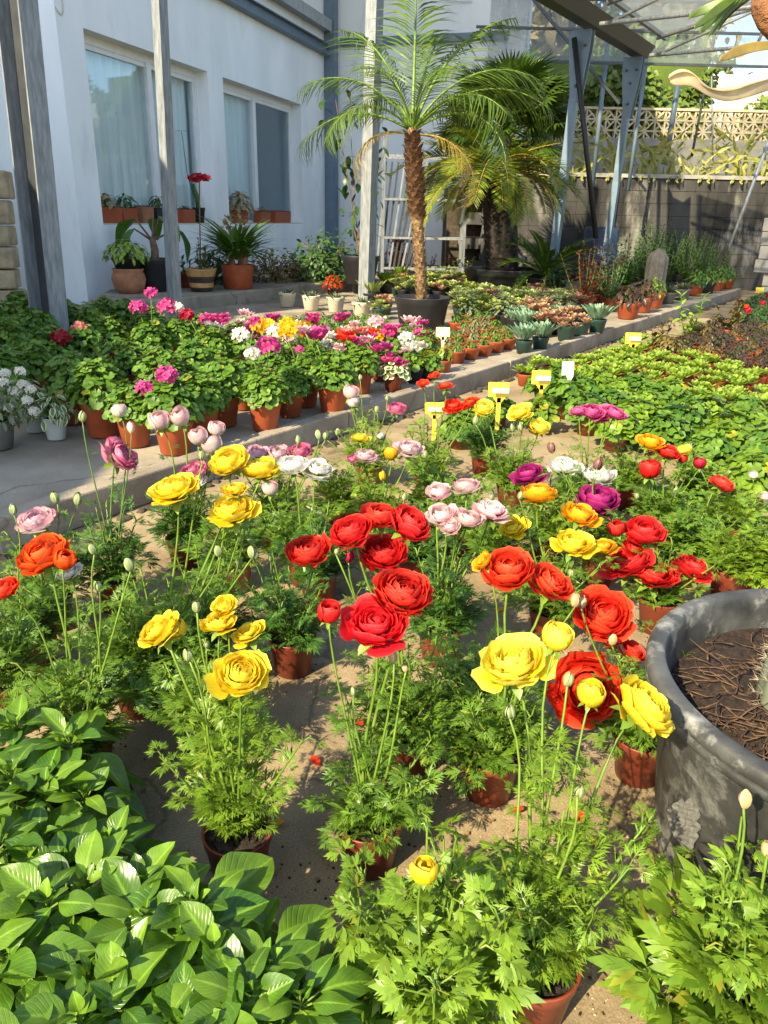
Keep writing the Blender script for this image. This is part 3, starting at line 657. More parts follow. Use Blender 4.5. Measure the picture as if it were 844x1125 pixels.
for (w0, w1), nm in ((W1, 0), (W2, 1)):
    fr = MB(); d0, d1 = -.24, -.17; f = .055
    hbox(fr, w0, w1, d0, d1, SILL, SILL+f); hbox(fr, w0, w1, d0, d1, HEAD-f*1.6, HEAD); hbox(fr, w0, w0+f, d0, d1, SILL+f, HEAD-f*1.6); hbox(fr, w1-f, w1, d0, d1, SILL+f, HEAD-f*1.6)
    mid = w0+(w1-w0)*(.55 if nm == 0 else .46)
    hbox(fr, mid-.05, mid+.05, d0-.01, d1+.015, SILL+f, HEAD-f*1.6); hbox(fr, w0+f, mid-.05, d0+.01, d1-.012, HEAD-f*1.6-.05, HEAD-f*1.6); hbox(fr, mid+.05, w1-f, d0+.01, d1-.012, HEAD-f*1.6-.05, HEAD-f*1.6)
    hbox(fr, w1-f-.05, w1-f, d0+.01, d1-.012, SILL+f, HEAD-f*1.6-.05); hbox(fr, w0+f, w0+f+.04, d0+.01, d1-.012, SILL+f, HEAD-f*1.6-.05)
    win = fr.build('window', M['alu'], house, False)
    g = MB(); hbox(g, w0+f+.04, mid-.05, -.212, -.205, SILL+f, HEAD-f*1.6-.05); hbox(g, mid+.05, w1-f-.05, -.212, -.205, SILL+f, HEAD-f*1.6-.05); g.build('pane', M['glass'], win, False)
    def curt(s0, s1):
        c = MB(); nn = 70; vs = []
        for i in range(nn+1):
            s_ = s0+(s1-s0)*i/nn; off = -.33+.03*math.sin(s_*31)+.02*math.sin(s_*53+1)
            for z in (SILL-.02, SILL+.8, HEAD+.05): vs.append(np.array(hp(s_, off*(1 if z < HEAD else .98), z))-np.array(hl))
        c.add(vs, [(i*3+j, i*3+3+j, i*3+4+j, i*3+1+j) for i in range(nn) for j in range(2)]); c.build('curtain', M['curtain'], win)
    curt(w0, w1) if nm == 0 else curt(w0, mid+.12)
    sl_ = MB(); hbox(sl_, w0, w1, -.17, .03, SILL-.05, SILL-.003) if False else hbox(sl_, w0+.002, w1-.002, -.168, -.002, SILL, SILL+.018); sl_.build('sill', M['white_wall2'], house, False)
# steel on the facade
def ibeam(b, z, s0, s1, n0=.01, w_=.14, h=.17):
    hbox(b, s0, s1, n0, n0+w_, z, z+.015); hbox(b, s0, s1, n0, n0+w_, z+h-.015, z+h); hbox(b, s0, s1, n0+w_*.4, n0+w_*.5, z+.015, z+h-.015)
b = MB(); ibeam(b, 3.78, 0, 7.3); b.build('steel_beam', M['blue_steel'], house, False)
b = MB(); hbox(b, 0, 7.3, .01, .16, 4.16, 4.28); hbox(b, 0, 7.3, .16, .18, 4.14, 4.32); b.build('gutter', M['galv'], house, False)
b = MB(); hbox(b, 7.36, 7.56, .01, .2, .2, 7.4); b.build('steel_post', M['blue_steel'], house, False)
b = MB(); hbox(b, 7.6, 7.695, .22, 3.4, 3.98, 4.1); b.build('steel_beam', M['blue_steel'], house, False)
b = MB(); hbox(b, 7.5, 7.62, 3.3, 3.58, .2, 7.4); b.build('corner_post', M['alu'], house, False)
b = MB(); hbox(b, 7.62, 7.695, 1.9, 3.0, 4.9, 7.2); w3 = b.build('window', M['alu'], house, False)
b = MB(); hbox(b, 7.6, 7.615, 1.98, 2.92, 4.98, 7.1); b.build('pane', M['blue_steel'], w3, False)
b = MB(); pts = [np.array(hp(7.66-.03, u, 4.9+.25*math.sin(u*2.2)*.4-.2*(u > 1.2)*(u-1.2)))-np.array(hl) for u in np.linspace(.25, 2.6, 12)]
b.tube(pts, .012, 5); pts = [np.array(hp(7.6, .6+.1*math.sin(z*3), z))-np.array(hl) for z in np.linspace(3.6, 4.8, 8)]; b.tube(pts, .01, 5); b.build('cable', M['alu'], house)
b = MB(); b.tube([np.array(hp(.02+.5*math.sin(u)*.3-.05, .012-.0, 3.0+u*.16-.25*math.sin(u*1.3)))-np.array(hl) for u in np.linspace(.2, 3.0, 14)], .006, 5); b.build('cable', M['white_wall2'], house)
# unseen boxes added along the left side to shade the terrace
shade_root = thing('occluder', 'white outbuilding added out of view at left to shade the terrace', 'blocker', (-4.6, 4, 0))
b = MB(); b.box((-.9, -1.65, 1.7), (2.2, 4.1, 3.4)); b.box((-.9, -4.85, 1.95), (2.2, 2.3, 3.9)); b.box((-.9, 2.6, 2.1), (2.2, 4.4, 4.2)); b.build('wall', M['white_wall'], shade_root, False)
b = MB(); b.box((-.9, -1.65, 3.44), (2.3, 4.1, .08)); b.box((-.9, -4.85, 3.94), (2.3, 2.3, .08)); b.box((-.9, 2.6, 4.24), (2.3, 4.4, .08)); b.build('roof', M['white_wall2'], shade_root, False)
# stone pillar
sp = thing('stone_pillar', 'pillar of stacked rough beige stones behind the leftmost steel post', 'pillar', at(22, 350, TZ)); k = random.Random(2)
c0 = Vector((-3.98, 8.25, 0)); sp.location = (c0.x, c0.y, TZ-.01); z = 0
for i, hh in enumerate((.22, .2, .22, .2, .24, .27)):
    b = MB(); b.box((k.uniform(-.02, .02)-.04*(i > 3), 0, z+hh/2), (.30+.12*(i > 3)+k.uniform(-.02, .02), .3, hh-.012), rotz(k.uniform(-.08, .08)+.2)); z += hh
    o = b.build('stone_block', M['stone'], sp, False); bm = o.modifiers.new('bevel', 'BEVEL'); bm.width = .025; bm.segments = 3
# ------------------------------------------------------------------ greenhouse frame
def post(name, label, base, top_px, Ztop, w_, kind='box', mat='galv', group=None, z0=TZ):
    Bp = Vector(base) if len(base) == 3 else at(base[0], base[1], z0)
    # top from pixel at the post's own distance
    d = atY(top_px[0], top_px[1], Bp.y)-Bp; tp = d*((Ztop-Bp.z)/d.z)
    root = thing(name, label, 'post', Bp, 0, group); b = MB()
    az = math.atan2(-Bp.y, -Bp.x)
    if kind == 'box':
        b.bar((0, 0, -.02), tp, w_, w_, up=(KD[0], KD[1], 0)); b.build('upright', M[mat], root, False)
        b = MB(); b.box((0, 0, .008), (w_*1.9, w_*1.9, .016), KROT); b.build('base_plate', M[mat], root, False)
    else:                                     # open channel
        up = (KP[0], KP[1], 0); ux = np.array((KD[0], KD[1], 0)); uy = np.array((KP[0], KP[1], 0))
        for off, (ww, hh) in ((ux*0, (.012, w_)), ):
            pass
        b.bar(Vector(tuple(uy*-w_*.5)), tp+Vector(tuple(uy*-w_*.5)), w_, .014, up=tuple(uy)); b.build('upright', M[mat], root, False)
        b = MB(); b.bar(Vector(tuple(uy*w_*.5)), tp+Vector(tuple(uy*w_*.5)), w_*.7, .014, up=tuple(uy)); b.build('flange', M[mat], root, False)
        b = MB(); b.bar(Vector((0, 0, 0)), tp, .014, w_*.97, up=tuple(uy)); b.build('web', M['dark_steel'], root, False)
    return root, Bp, tp
post('greenhouse_post', 'wide open steel channel post at the left edge before the house corner', (60, 385), (20, 0), 5.2, .20, 'chan', 'galv_dark')
post('greenhouse_post', 'slim galvanised steel post rising in front of the first window', (193, 352), (175, 0), 5.2, .095, mat='galv_dark')
post('greenhouse_post', 'galvanised steel post standing left of the tall potted date palm', (402, 335), (412, 0), 6.0, .135, mat='galv_dark')
def gpost(label, base, top_px):
    root, Bp, tp = post('greenhouse_post', label, base, top_px, atY(top_px[0], top_px[1], at(*base, TZ).y).z, .09, mat='blue_steel')
    b = MB()
    for sgn in (-1, 1):                       # flared gusset head
        b.add([tuple(tp+Vector((*(KD*.05*sgn), 0))+Vector((KP[0]*x, KP[1]*x, z))) for x, z in ((-.052, -.72), (.052, -.72), (.13, -.14), (.13, .02), (-.13, .02), (-.13, -.14))], [(0, 1, 2, 3, 4, 5)])
    o = b.build('gusset', M['blue_steel'], root, False); sd = o.modifiers.new('thick', 'SOLIDIFY'); sd.thickness = .012; sd.offset = 0
    b = MB()
    for x, z in ((-.07, -.14), (.07, -.14), (0, -.3), (0, -.55)):
        for sgn in (-1, 1): 
            p = tp+Vector((*(KD*.06*sgn), 0))+Vector((KP[0]*x, KP[1]*x, z)); bb = MB(); bb.box(tuple(p), (.026, .03, .026), KROT); bb.build('bolt', M['dark_steel'], root, False)
    return Bp, tp+Bp
g4b, g4 = gpost('nearer of two blue-grey posts with bolted gusset heads under the valley gutter', (602, 331), (640, 36))
g5b, g5 = gpost('farther of two blue-grey posts with bolted gusset heads under the valley gutter', (660, 320), (697, 65))
GZ = (g4.z+g5.z)/2+.05
gd = (g5-g4); gd.z = 0; gd.normalize(); gp = Vector((gd.y, -gd.x, 0))
gh = thing('greenhouse_roof', 'film covered greenhouse roof with dark valley gutter and trussed bars', 'roof', (g4.x, g4.y, 0))
def G(s_, n_, z): return Vector((0, 0, 0))+gd*s_+gp*n_+Vector((0, 0, GZ+z))
b = MB(); s0, s1 = -4.5, 2.35
vs = [G(s, n_, z) for s in (s0, s1) for n_, z in ((-.17, .16), (-.08, .02), (.08, .02), (.17, .16), (.155, .16), (.07, .035), (-.07, .035), (-.155, .16))]
b.add([tuple(v) for v in vs], [(i, (i+1) % 8, 8+(i+1) % 8, 8+i) for i in range(8)]+[tuple(range(7, -1, -1)), tuple(range(8, 16))]); b.build('valley_gutter', M['dark_steel'], gh, False)
b = MB()
for sg in (-1, 1): b.bar(G(s0, sg*.3, .24), G(s1, sg*.3, .24), .05, .05)
b.build('eaves_rail', M['galv'], gh, False)
RUN, RISE = 3.4, .42
for s in (-2.3, 0, 2.04):
    for sg in (1,):
        b = MB(); b.tube([G(s, sg*.26, .2), G(s, sg*RUN*.5, .2+RISE*.66), G(s, sg*RUN, .2+RISE)], .03, 8); b.tube([G(s, sg*.2, .0), G(s, sg*RUN, .0)], .025, 8)
        b.tube([G(s, sg*RUN*.45, .0), G(s, sg*RUN*.5, .2+RISE*.66)], .018, 6); b.tube([G(s, sg*.3, .0), G(s, sg*RUN*.5, .2+RISE*.66)], .018, 6); b.tube([G(s, sg*RUN*.5, .2+RISE*.66), G(s, sg*RUN*.98, 0)], .018, 6)
        b.build('truss', M['galv'], gh)
for sg, mname in ((1, 'film'),):
    b = MB(); vs = []; ns, nn = 30, 14; kf = random.Random(5)
    for i in range(ns+1):
        for j in range(nn+1):
            u = j/nn; s = s0+(s1-s0)*i/ns; zz = .25+RISE*(1-(1-u)**1.7)-.035*abs(math.sin(i*.62))*math.sin(u*3.14)+kf.uniform(-.006, .006)
            vs.append(tuple(G(s, sg*(.24+(RUN-.24)*u), zz)))
    b.add(vs, [(i*(nn+1)+j, i*(nn+1)+j+1, (i+1)*(nn+1)+j+1, (i+1)*(nn+1)+j) for i in range(ns) for j in range(nn)]); b.build('film', M['film' if sg < 0 else 'film_dirty'], gh)
# gable of film at the far end
gl = thing('greenhouse_gable', 'milky plastic film hung across the far end of the greenhouse', 'film', (1.4, 13.1, 0))
b = MB(); vs = []; ni, nj = 60, 10
for i in range(ni+1):
    for j in range(nj+1):
        x = 9.5*i/ni; z = 3.3+2.4*j/nj; vs.append((x, .25*x*.12+.05*math.sin(x*5.1)*(1-j/nj)+.02*math.sin(x*17), z+.03*math.sin(x*3)*(j == 0)))
b.add(vs, [(i*(nj+1)+j, i*(nj+1)+j+1, (i+1)*(nj+1)+j+1, (i+1)*(nj+1)+j) for i in range(ni) for j in range(nj)]); b.build('film', M['film'], gl)
for z in (3.3, 3.72, 4.1, 4.6):
    b = MB(); b.bar((-.2, -.04, z), (9.5, .26, z+.02), .035, .035); b.build('rail', M['dark_steel' if z > 3.2 else 'galv'], gl, False)
b = MB(); b.bar((-.4, -.1, 5.0), (2.0, -.1, 2.75), .04, .04); b.build('brace', M['dark_steel'], gl, False)
b = MB(); b.tube([g4b+Vector((.0, -.1, 2.95))-g4b, atY(655, 262, g4b.y-.15)-g4b], .032, 8); o = b.build('brace_pole', M['black_steel']); o.location = g4b; tag(o, 'thin black pole leaning down beside the nearer gusset post', 'pole')
for i, (bx, by, tx, ty, Y, w_, lab) in enumerate(((651, 205, 668, 45, 13.4, .07, 'slender blue-grey pole just left of the farther gusset post'), (690, 210, 709, 75, 13.5, .06, 'slender pole just right of the farther gusset post'), (733, 170, 745, 92, 14.4, .09, 'pale pole before the middle of the breeze-block balustrade'), (760, 172, 774, 100, 14.4, .04, 'dark thin pole with blue cover before the balustrade'), (783, 170, 782, 95, 14.4, .025, 'thin wire pole before the right half of the balustrade'), (800, 275, 841, 165, 12.9, .05, 'thin grey pole leaning before the right end of the old wall'))):
    p = atY(bx, by, Y); q = atY(tx, ty, Y); ex = (q-p)*.15
    o = MB(); o.tube([p-p, q-p+ex], w_/2, 8); oo = o.build('support_pole', M['dark_steel' if i == 3 else 'blue_steel' if i < 3 else 'galv']); oo.location = p; tag(oo, lab, 'pole')
# ------------------------------------------------------------------ far walls
b = MB(); k = random.Random(11); WY = 14.25; wall = thing('block_wall', 'old dark concrete block wall closing the far end of the path', 'wall', (1.6, WY, 0))
zz = 0; row = 0
while zz < 1.66:
    x = -.4*(row % 2)
    while x < 9:
        b.box((x+.2, .12+k.uniform(-.006, .006)+.03*x*.0, zz+.1), (.399, .24, .198)); x += .4
    zz += .2; row += 1
o = b.build('masonry', M['block'], wall, False); bm = o.modifiers.new('bevel', 'BEVEL'); bm.width = .006; bm.segments = 2
b = MB(); b.box((4.2, .14, zz+.03), (9.3, .34, .06)); b.build('coping', M['block2'], wall, False)
b = MB(); b.box((6.5, 16.2, 1.2), (12, .25, 2.74)); o = b.build('upper_wall', M['block2'], None, False); tag(o, 'pale weathered wall under the breeze-block balustrade', 'wall')
b = MB(); b.box((6, 15.3, .8), (10, 1.6, 1.6)); tag(b.build('terrain', M['dirt'], None, False), kind='structure')
# breeze block balustrade
bal = thing('balustrade', 'pale breeze-block balustrade with triangular openings', 'fence', (.5, 16.2, 2.52))
b = MB(); bs = .185
for r_ in range(3):
    for c_ in range(64):
        x0 = c_*bs; z0 = r_*bs; w_ = .028
        b.bar((x0, 0, z0), (x0+bs, 0, z0), w_, .1, up=(0, 1, 0)); b.bar((x0+.002, 0, z0), (x0+.002, 0, z0+bs), w_, .098, up=(0, 1, 0))
        f_ = (r_+c_) % 2
        b.bar((x0, 0, z0+bs*f_), (x0+bs, 0, z0+bs*(1-f_)), w_, .094, up=(0, 1, 0)); b.bar((x0, 0, z0+bs*(1-f_)), (x0+bs*.5, 0, z0+bs*.5), w_, .09, up=(0, 1, 0))
b.bar((0, 0, 3*bs), (64*bs, 0, 3*bs), .04, .14, up=(0, 1, 0)); b.build('blocks', M['baluster'], bal, False)
b = MB(); b.box((9.5, 19, 2.0), (9, .3, 4.2)); tag(b.build('white_building_wall', M['white_wall2'], None, False), 'bright sunlit white wall behind the balustrade', 'wall')
b = MB(); k = random.Random(21)
def hedge(name, label, x0, x1, y, z0, z1, n, L, mat, dy=.4, cat='hedge'):
    b = MB()
    for i in range(n):
        x = k.uniform(x0, x1); z = z0+(z1-z0)*k.random()*(.8+.2*math.sin(x*3.1)); yy = y-dy*k.random()**.6-.25*math.sin(x*2.2+z*3)
        b.inst(k.choice(LEAF['ivy']), basis(dirv(k.uniform(3.6, 5.8), R_(k.uniform(-70, 10))), (k.uniform(-.4, .4), -1, .5)), (x, yy, z), L*k.uniform(.6, 1.2))
    b.box(((x0+x1)/2, y+.35, (z0+z1)/2), (x1-x0, .3, (z1-z0)*.86))
    o = b.build('foliage', M[mat]); o.name = name; tag(o, label, cat); return o
hedge('ivy_hedge', 'sunlit yellow-green ivy hedge above the balustrade', 2.4, 6.3, 17.4, 2.4, 4.3, 5200, .16, 'ivy')
hedge('creeper', 'small creeper patch on the bright white wall', 7.5, 8.2, 18.8, 2.6, 4.1, 260, .14, 'ivy', .1, 'creeper')
for o_ in bpy.data.objects:
    if o_.name.startswith('creeper'): pass
def tree(label, x, y, h, cr, mat, n, L, seed, leafset='plain', z0=0.0, ch=.55):
    k = random.Random(seed); root = thing('tree', label, 'tree', (x, y, z0)); b = MB()
    b.tube([(0, 0, 0), (.1, 0, h*.3), (-.05, .1, h*.6), (0, 0, h*.9)], [.16, .13, .08, .03], 8)
    tips = []
    for i in range(14):
        az = i*2.4; z = h*(.35+.55*i/14); r = cr*k.uniform(.6, 1)*(1-.5*abs(i/14-.4)); tip = (math.cos(az)*r, math.sin(az)*r, z+r*.5); tips.append(tip)
        b.tube([(0, 0, z), (tip[0]*.5, tip[1]*.5, z+r*.2), tip], [.05, .03, .012], 5)
    b.build('trunk', M['bark'], root); b = MB()
    for i in range(n):
        c = tips[i % 14]; u = k.uniform(.3, 1.15); g = [k.gauss(0, .28*cr) for _ in range(3)]
        p = (c[0]*u+g[0], c[1]*u+g[1], c[2]*(.9+.1*u)+g[2]*.8)
        b.inst(k.choice(LEAF[leafset]), basis(dirv(k.uniform(0, 6.3), R_(k.uniform(-80, 20))), (k.uniform(-.5, .5), k.uniform(-1, 0), .7)), p, L*k.uniform(.6, 1.3))
    b.build('crown', M[mat], root)
M['pale_leaf'] = leaf_mat('pale_plume', (.32, .28, .16), (.52, .46, .30), .6, .35)
tree('tall tree with pale drooping plumes behind the greenhouse film', 4.6, 25, 9.5, 1.7, 'pale_leaf', 2600, .5, 3)
tree('second pale plumed tree right of the tall one behind the film', 8.0, 27, 8.6, 1.8, 'pale_leaf', 1800, .5, 4)
tree('dark green bushy tree low behind the film and ivy hedge', 6.2, 22, 5.6, 1.7, 'ivy', 2200, .3, 5)
# concrete block stack at the right end of the path
st = thing('block_stack', 'stack of weathered grey concrete blocks at the right end of the path', 'block stack', (5.95, 12.6, 0)); k = random.Random(8)
for i in range(6):
    b = MB(); b.box((k.uniform(-.02, .02)+.16*(i < 2)-.0, 0, .1+i*.2), (.42, .3, .192), rotz(-.5+k.uniform(-.06, .06)))
    o = b.build('concrete_block', M['block2'], st, False); bm = o.modifiers.new('bevel', 'BEVEL'); bm.width = .012; bm.segments = 2
# ------------------------------------------------------------------ buttercups in the path
RG = 'potted ranunculus standing on the path'
def R(label, base, flowers, buds=(), **kw): return ranunculus(label, base, flowers, buds, group=RG, **kw)
Y, L_, C_ = 'yellow', 'loose', 'cup'
R('tall ranunculus with big lemon yellow blooms in the nearest uncovered red-brown pot', (584, 1108),
  [(562, 722, 82, 'lemon', 'loose', .16, (-.3, -.35, 1)), (613, 698, 37, 'lemon', 'cup', .14, (.1, -.2, 1)), (714, 772, 76, 'yellow', 'full', .10, (.55, -.35, .8)), (649, 760, 32, 'yellow', 'cup', .10, (0, -.15, 1))],
  [(625, 747, 16, 'green', .12), (560, 783, 16, 'green', .1), (636, 870, 14, 'green', .02)], style='fern', mat='fern_light', nleaf=80, spread=.125, height=.25, emin=50, stemleaf=9, pr=.062, ph=.10, seed=1)
R('low leafy ranunculus with broad parsley leaves and one small closed yellow bloom', (466, 1150), [(466, 955, 30, 'yellow', 'cup', -.06, (0, -.1, 1))], [(489, 944, 15, 'green', .08), (466, 1016, 18, 'green', 0)],
  style='parsley', mat='fern_light', nleaf=75, spread=.17, height=0.221, seed=2)
R('leafy ranunculus with tan buds on thick stalks in front of the big tub', (778, 1165), [], [(818, 878, 19, 'tan', .02), (843, 933, 18, 'tan', .0)], style='parsley', mat='fern_light', nleaf=64, spread=.2, height=0.221, seed=3)
R('ranunculus with four ruffled yellow blooms over a red-brown pot beside the pepper seedlings', (264, 962),
  [(171, 689, 56, 'yellow', 'loose', .0, (-.5, -.3, .8)), (192, 690, 26, 'yellow', 'cup', .02), (245, 663, 34, 'yellow', 'loose', .04), (240, 681, 42, 'yellow', 'loose', .02), (272, 692, 44, 'yellow', 'semi', .03), (264, 737, 58, 'yellow', 'full', -.03, (.1, -.7, .7))],
  [(216, 667, 13), (207, 720, 15)], mat='fern_light', nleaf=62, spread=.125, height=.25, emin=52, stemleaf=6, seed=4)
R('ranunculus with two large red blooms and a red bud at centre front', (405, 948),
  [(412, 681, 78, 'red', 'loose', .0, (.0, -.45, .8)), (444, 646, 70, 'red', 'full', .05, (.1, -.5, .8)), (362, 672, 26, 'red', 'cup', .0, (.1, 0, 1))],
  [(432, 721, 15, 'tan', .0), (445, 734, 10, 'tan', 0), (388, 760, 9)], mat='fern', nleaf=56, spread=.13, height=0.221, seed=5)
R('ranunculus with four crowded red blooms behind the two largest red ones', (444, 848),
  [(422, 603, 56, 'red', 'full', .02, (0, -.6, .8)), (384, 580, 50, 'red', 'full', .0, (-.3, -.4, .8)), (418, 563, 44, 'red', 'full', .04, (0, -.3, 1)), (453, 572, 52, 'red', 'full', .03, (.4, -.4, .8))], [(384, 612, 13, 'crimson', 0), (370, 606, 8)], mat='fern', nleaf=73, spread=.165, height=0.208, seed=6)
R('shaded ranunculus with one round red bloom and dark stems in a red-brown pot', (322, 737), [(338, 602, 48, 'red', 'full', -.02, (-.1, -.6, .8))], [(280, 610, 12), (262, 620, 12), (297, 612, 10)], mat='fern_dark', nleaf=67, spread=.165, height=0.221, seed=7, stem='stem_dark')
R('ranunculus with six pale pink blooms in a red-brown pot right of the red cluster', (482, 724),
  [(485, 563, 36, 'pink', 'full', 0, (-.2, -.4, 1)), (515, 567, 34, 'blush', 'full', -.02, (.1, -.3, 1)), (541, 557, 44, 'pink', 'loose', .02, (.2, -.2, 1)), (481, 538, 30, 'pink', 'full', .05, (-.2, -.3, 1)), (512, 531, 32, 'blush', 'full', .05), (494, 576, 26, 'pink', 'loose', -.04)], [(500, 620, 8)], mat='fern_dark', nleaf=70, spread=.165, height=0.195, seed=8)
R('ranunculus with two broad scarlet blooms and a golden one behind the tall yellow plant', (536, 872),
  [(559, 621, 58, 'scarlet', 'full', .02, (-.2, -.55, .8)), (609, 637, 56, 'scarlet', 'loose', .03, (.35, -.45, .8)), (528, 615, 30, 'gold', 'semi', .04, (-.7, -.3, .7))], [(632, 660, 15, 'tan', 0), (610, 700, 11)], mat='fern', nleaf=77, spread=.165, height=0.221, seed=9)
R('ranunculus with scarlet blooms facing the viewer left of the big black tub', (699, 852),
  [(646, 758, 82, 'scarlet', 'full', -.02, (-.1, -.9, .45)), (664, 672, 66, 'scarlet', 'full', .03, (-.1, -.75, .65)), (698, 714, 42, 'red', 'semi', .02, (.5, -.2, .8)), (672, 700, 30, 'scarlet', 'loose', .02)], [(673, 703, 14, 'tan', -.03), (640, 662, 13, 'tan', 0)], mat='fern', nleaf=73, spread=.165, height=0.208, seed=10)
R('ranunculus with a row of red blooms in a red-brown pot behind the tub rim', (720, 692),
  [(709, 581, 46, 'red', 'full', .03, (-.1, -.4, 1)), (690, 613, 56, 'red', 'loose', 0), (720, 627, 54, 'red', 'loose', -.02, (0, -.2, 1)), (765, 620, 48, 'red', 'loose', 0, (.3, -.2, 1)), (677, 579, 20, 'red', 'cup', .02), (697, 600, 30, 'red', 'loose', .02)], [(705, 640, 9)], mat='fern', nleaf=51, spread=.13, height=0.195, seed=11)
R('bloomless ranunculus with fresh leaves spilling from a red pot behind the tub', (797, 657), [], [], mat='fern_light', nleaf=80, spread=.165, height=0.169, seed=12)
R('ranunculus with golden and yellow blooms at the middle of the path', (602, 705),
  [(631, 593, 46, 'yellow', 'loose', -.02, (0, -.4, 1)), (661, 598, 36, 'gold', 'loose', 0), (638, 562, 38, 'gold', 'full', .04), (592, 538, 42, 'gold', 'full', .06), (563, 577, 34, 'yellow', 'loose', 0, (-.3, -.6, .8))], [(628, 630, 12), (572, 545, 9)], mat='fern', nleaf=77, spread=.165, height=0.208, seed=13)
R('ranunculus with two deep magenta blooms among golden ones', (655, 640), [(580, 518, 42, 'magenta', 'loose', .06), (658, 545, 48, 'magenta', 'full', 0, (0, -.4, 1)), (655, 562, 36, 'magenta', 'loose', -.02, (0, -.8, .5))], [(657, 510, 14, 'maroon', -.02), (606, 492, 12, 'maroon', .05)], mat='fern', nleaf=77, spread=.165, height=0.208, seed=14)
R('ranunculus with two white saucer blooms behind the magenta ones', (630, 600), [(620, 509, 34, 'white', 'full', 0, (0, -.2, 1)), (659, 519, 36, 'white', 'full', 0, (0, -.15, 1))], [], mat='fern', nleaf=73, spread=.165, height=0.195, seed=15)
R('ranunculus with a tight row of four hot pink blooms near the white plant label', (645, 575), [(636, 450, 20, 'hotpink', 'full', 0), (651, 450, 26, 'hotpink', 'full', 0, (0, -.6, .8)), (664, 452, 24, 'hotpink', 'full', .02), (677, 452, 24, 'hotpink', 'full', 0, (.2, -.5, .8))], [], mat='fern', nleaf=67, spread=.165, height=0.182, seed=16, dyr=.03)
R('ranunculus with three pale lemon blooms under the yellow plant labels', (560, 560), [(532, 446, 24, 'lemon', 'full', 0), (570, 450, 30, 'lemon', 'loose', 0), (593, 467, 25, 'lemon', 'full', -.02)], [(523, 462, 9), (563, 470, 9), (571, 470, 9)], mat='fern_light', nleaf=73, spread=.165, height=0.208, seed=17)
R('ranunculus with scarlet poppy-like blooms left of the yellow labels', (470, 548), [(465, 420, 16, 'scarlet', 'semi', 0), (476, 411, 17, 'scarlet', 'semi', .02), (489, 422, 22, 'scarlet', 'semi', 0), (498, 444, 27, 'scarlet', 'loose', 0), (517, 440, 21, 'scarlet', 'loose', 0)], [], mat='fern_light', nleaf=73, spread=.165, height=0.208, seed=18)
R('ranunculus with golden, red and yellow blooms at the right of the path', (722, 600), [(716, 483, 30, 'gold', 'full', 0), (735, 495, 26, 'red', 'full', -.02, (.1, -.3, 1)), (714, 514, 25, 'red', 'cup', -.04, (0, -.2, 1)), (751, 493, 19, 'lemon', 'full', .02), (750, 503, 12, 'red', 'cup', 0)], [(742, 540, 9), (700, 545, 8)], mat='fern', nleaf=77, spread=.165, height=0.208, seed=19)
R('ranunculus with a red-and-white bloom near the right edge of the path', (792, 605), [(795, 529, 27, 'redwhite', 'full', 0, (.3, -.4, .9)), (769, 508, 15, 'crimson', 'cup', 0), (828, 521, 10, 'white', 'cup', 0), (840, 544, 20, 'pink', 'full', -.02)], [], mat='fern_light', nleaf=80, spread=.165, height=0.182, seed=20)
R('ranunculus with orange-red blooms and a white one at the left edge', (98, 852), [(45, 606, 58, 'orange', 'full', .02, (-.25, -.5, .8)), (71, 614, 26, 'orange', 'cup', 0, (.4, -.4, .8)), (3, 646, 34, 'scarlet', 'full', -.03, (-.3, -.4, .8)), (75, 627, 32, 'white', 'loose', .05)], [(102, 604, 12), (142, 621, 15), (108, 644, 12)], mat='fern', nleaf=75, spread=.17, height=0.221, seed=21)
R('ranunculus with one picotee white-pink bloom below the kerb at the left edge', (40, 735), [(40, 568, 44, 'picotee', 'full', 0, (-.1, -.35, 1))], [(61, 547, 13, 'green', .02), (86, 549, 13, 'green', .02), (15, 560, 12)], mat='fern', nleaf=77, spread=.165, height=0.195, seed=22)
R('ranunculus with two large clear yellow blooms left of the centre', (182, 772), [(189, 532, 60, 'yellow', 'loose', 0, (-.25, -.2, 1)), (255, 556, 56, 'yellow', 'loose', .02, (-.1, -.5, .9)), (258, 535, 32, 'yellow', 'loose', .04, (0, -.1, 1))], [(240, 606, 13), (277, 607, 12), (222, 500, 12, 'green', .02)], mat='fern', nleaf=87, spread=.165, height=0.221, seed=23)
R('ranunculus with two rounded yellow blooms behind the taller clear yellow ones', (232, 735), [(250, 503, 44, 'yellow', 'full', 0), (286, 511, 44, 'yellow', 'full', .02)], [(268, 570, 9)], mat='fern', nleaf=77, spread=.165, height=0.208, seed=24)
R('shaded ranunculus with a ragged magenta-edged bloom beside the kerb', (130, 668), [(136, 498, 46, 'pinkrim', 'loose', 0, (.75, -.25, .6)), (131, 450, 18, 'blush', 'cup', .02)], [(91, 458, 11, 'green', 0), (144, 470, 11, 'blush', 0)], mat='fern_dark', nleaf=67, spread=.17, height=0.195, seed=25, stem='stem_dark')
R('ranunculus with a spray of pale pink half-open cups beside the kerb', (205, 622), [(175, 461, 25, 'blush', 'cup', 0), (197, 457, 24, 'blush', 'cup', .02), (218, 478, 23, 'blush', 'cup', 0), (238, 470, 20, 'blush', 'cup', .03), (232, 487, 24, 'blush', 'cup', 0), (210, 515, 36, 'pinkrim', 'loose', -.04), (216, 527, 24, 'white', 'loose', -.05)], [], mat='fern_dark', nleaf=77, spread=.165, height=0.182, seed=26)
R('ranunculus with two creamy white blooms and one closed pink bud', (335, 640), [(322, 508, 36, 'white', 'full', 0, (-.1, -.2, 1)), (351, 512, 38, 'white', 'loose', 0, (.2, -.4, 1)), (297, 535, 20, 'blush', 'cup', 0)], [(345, 560, 8)], mat='fern', nleaf=77, spread=.165, height=0.208, seed=27)
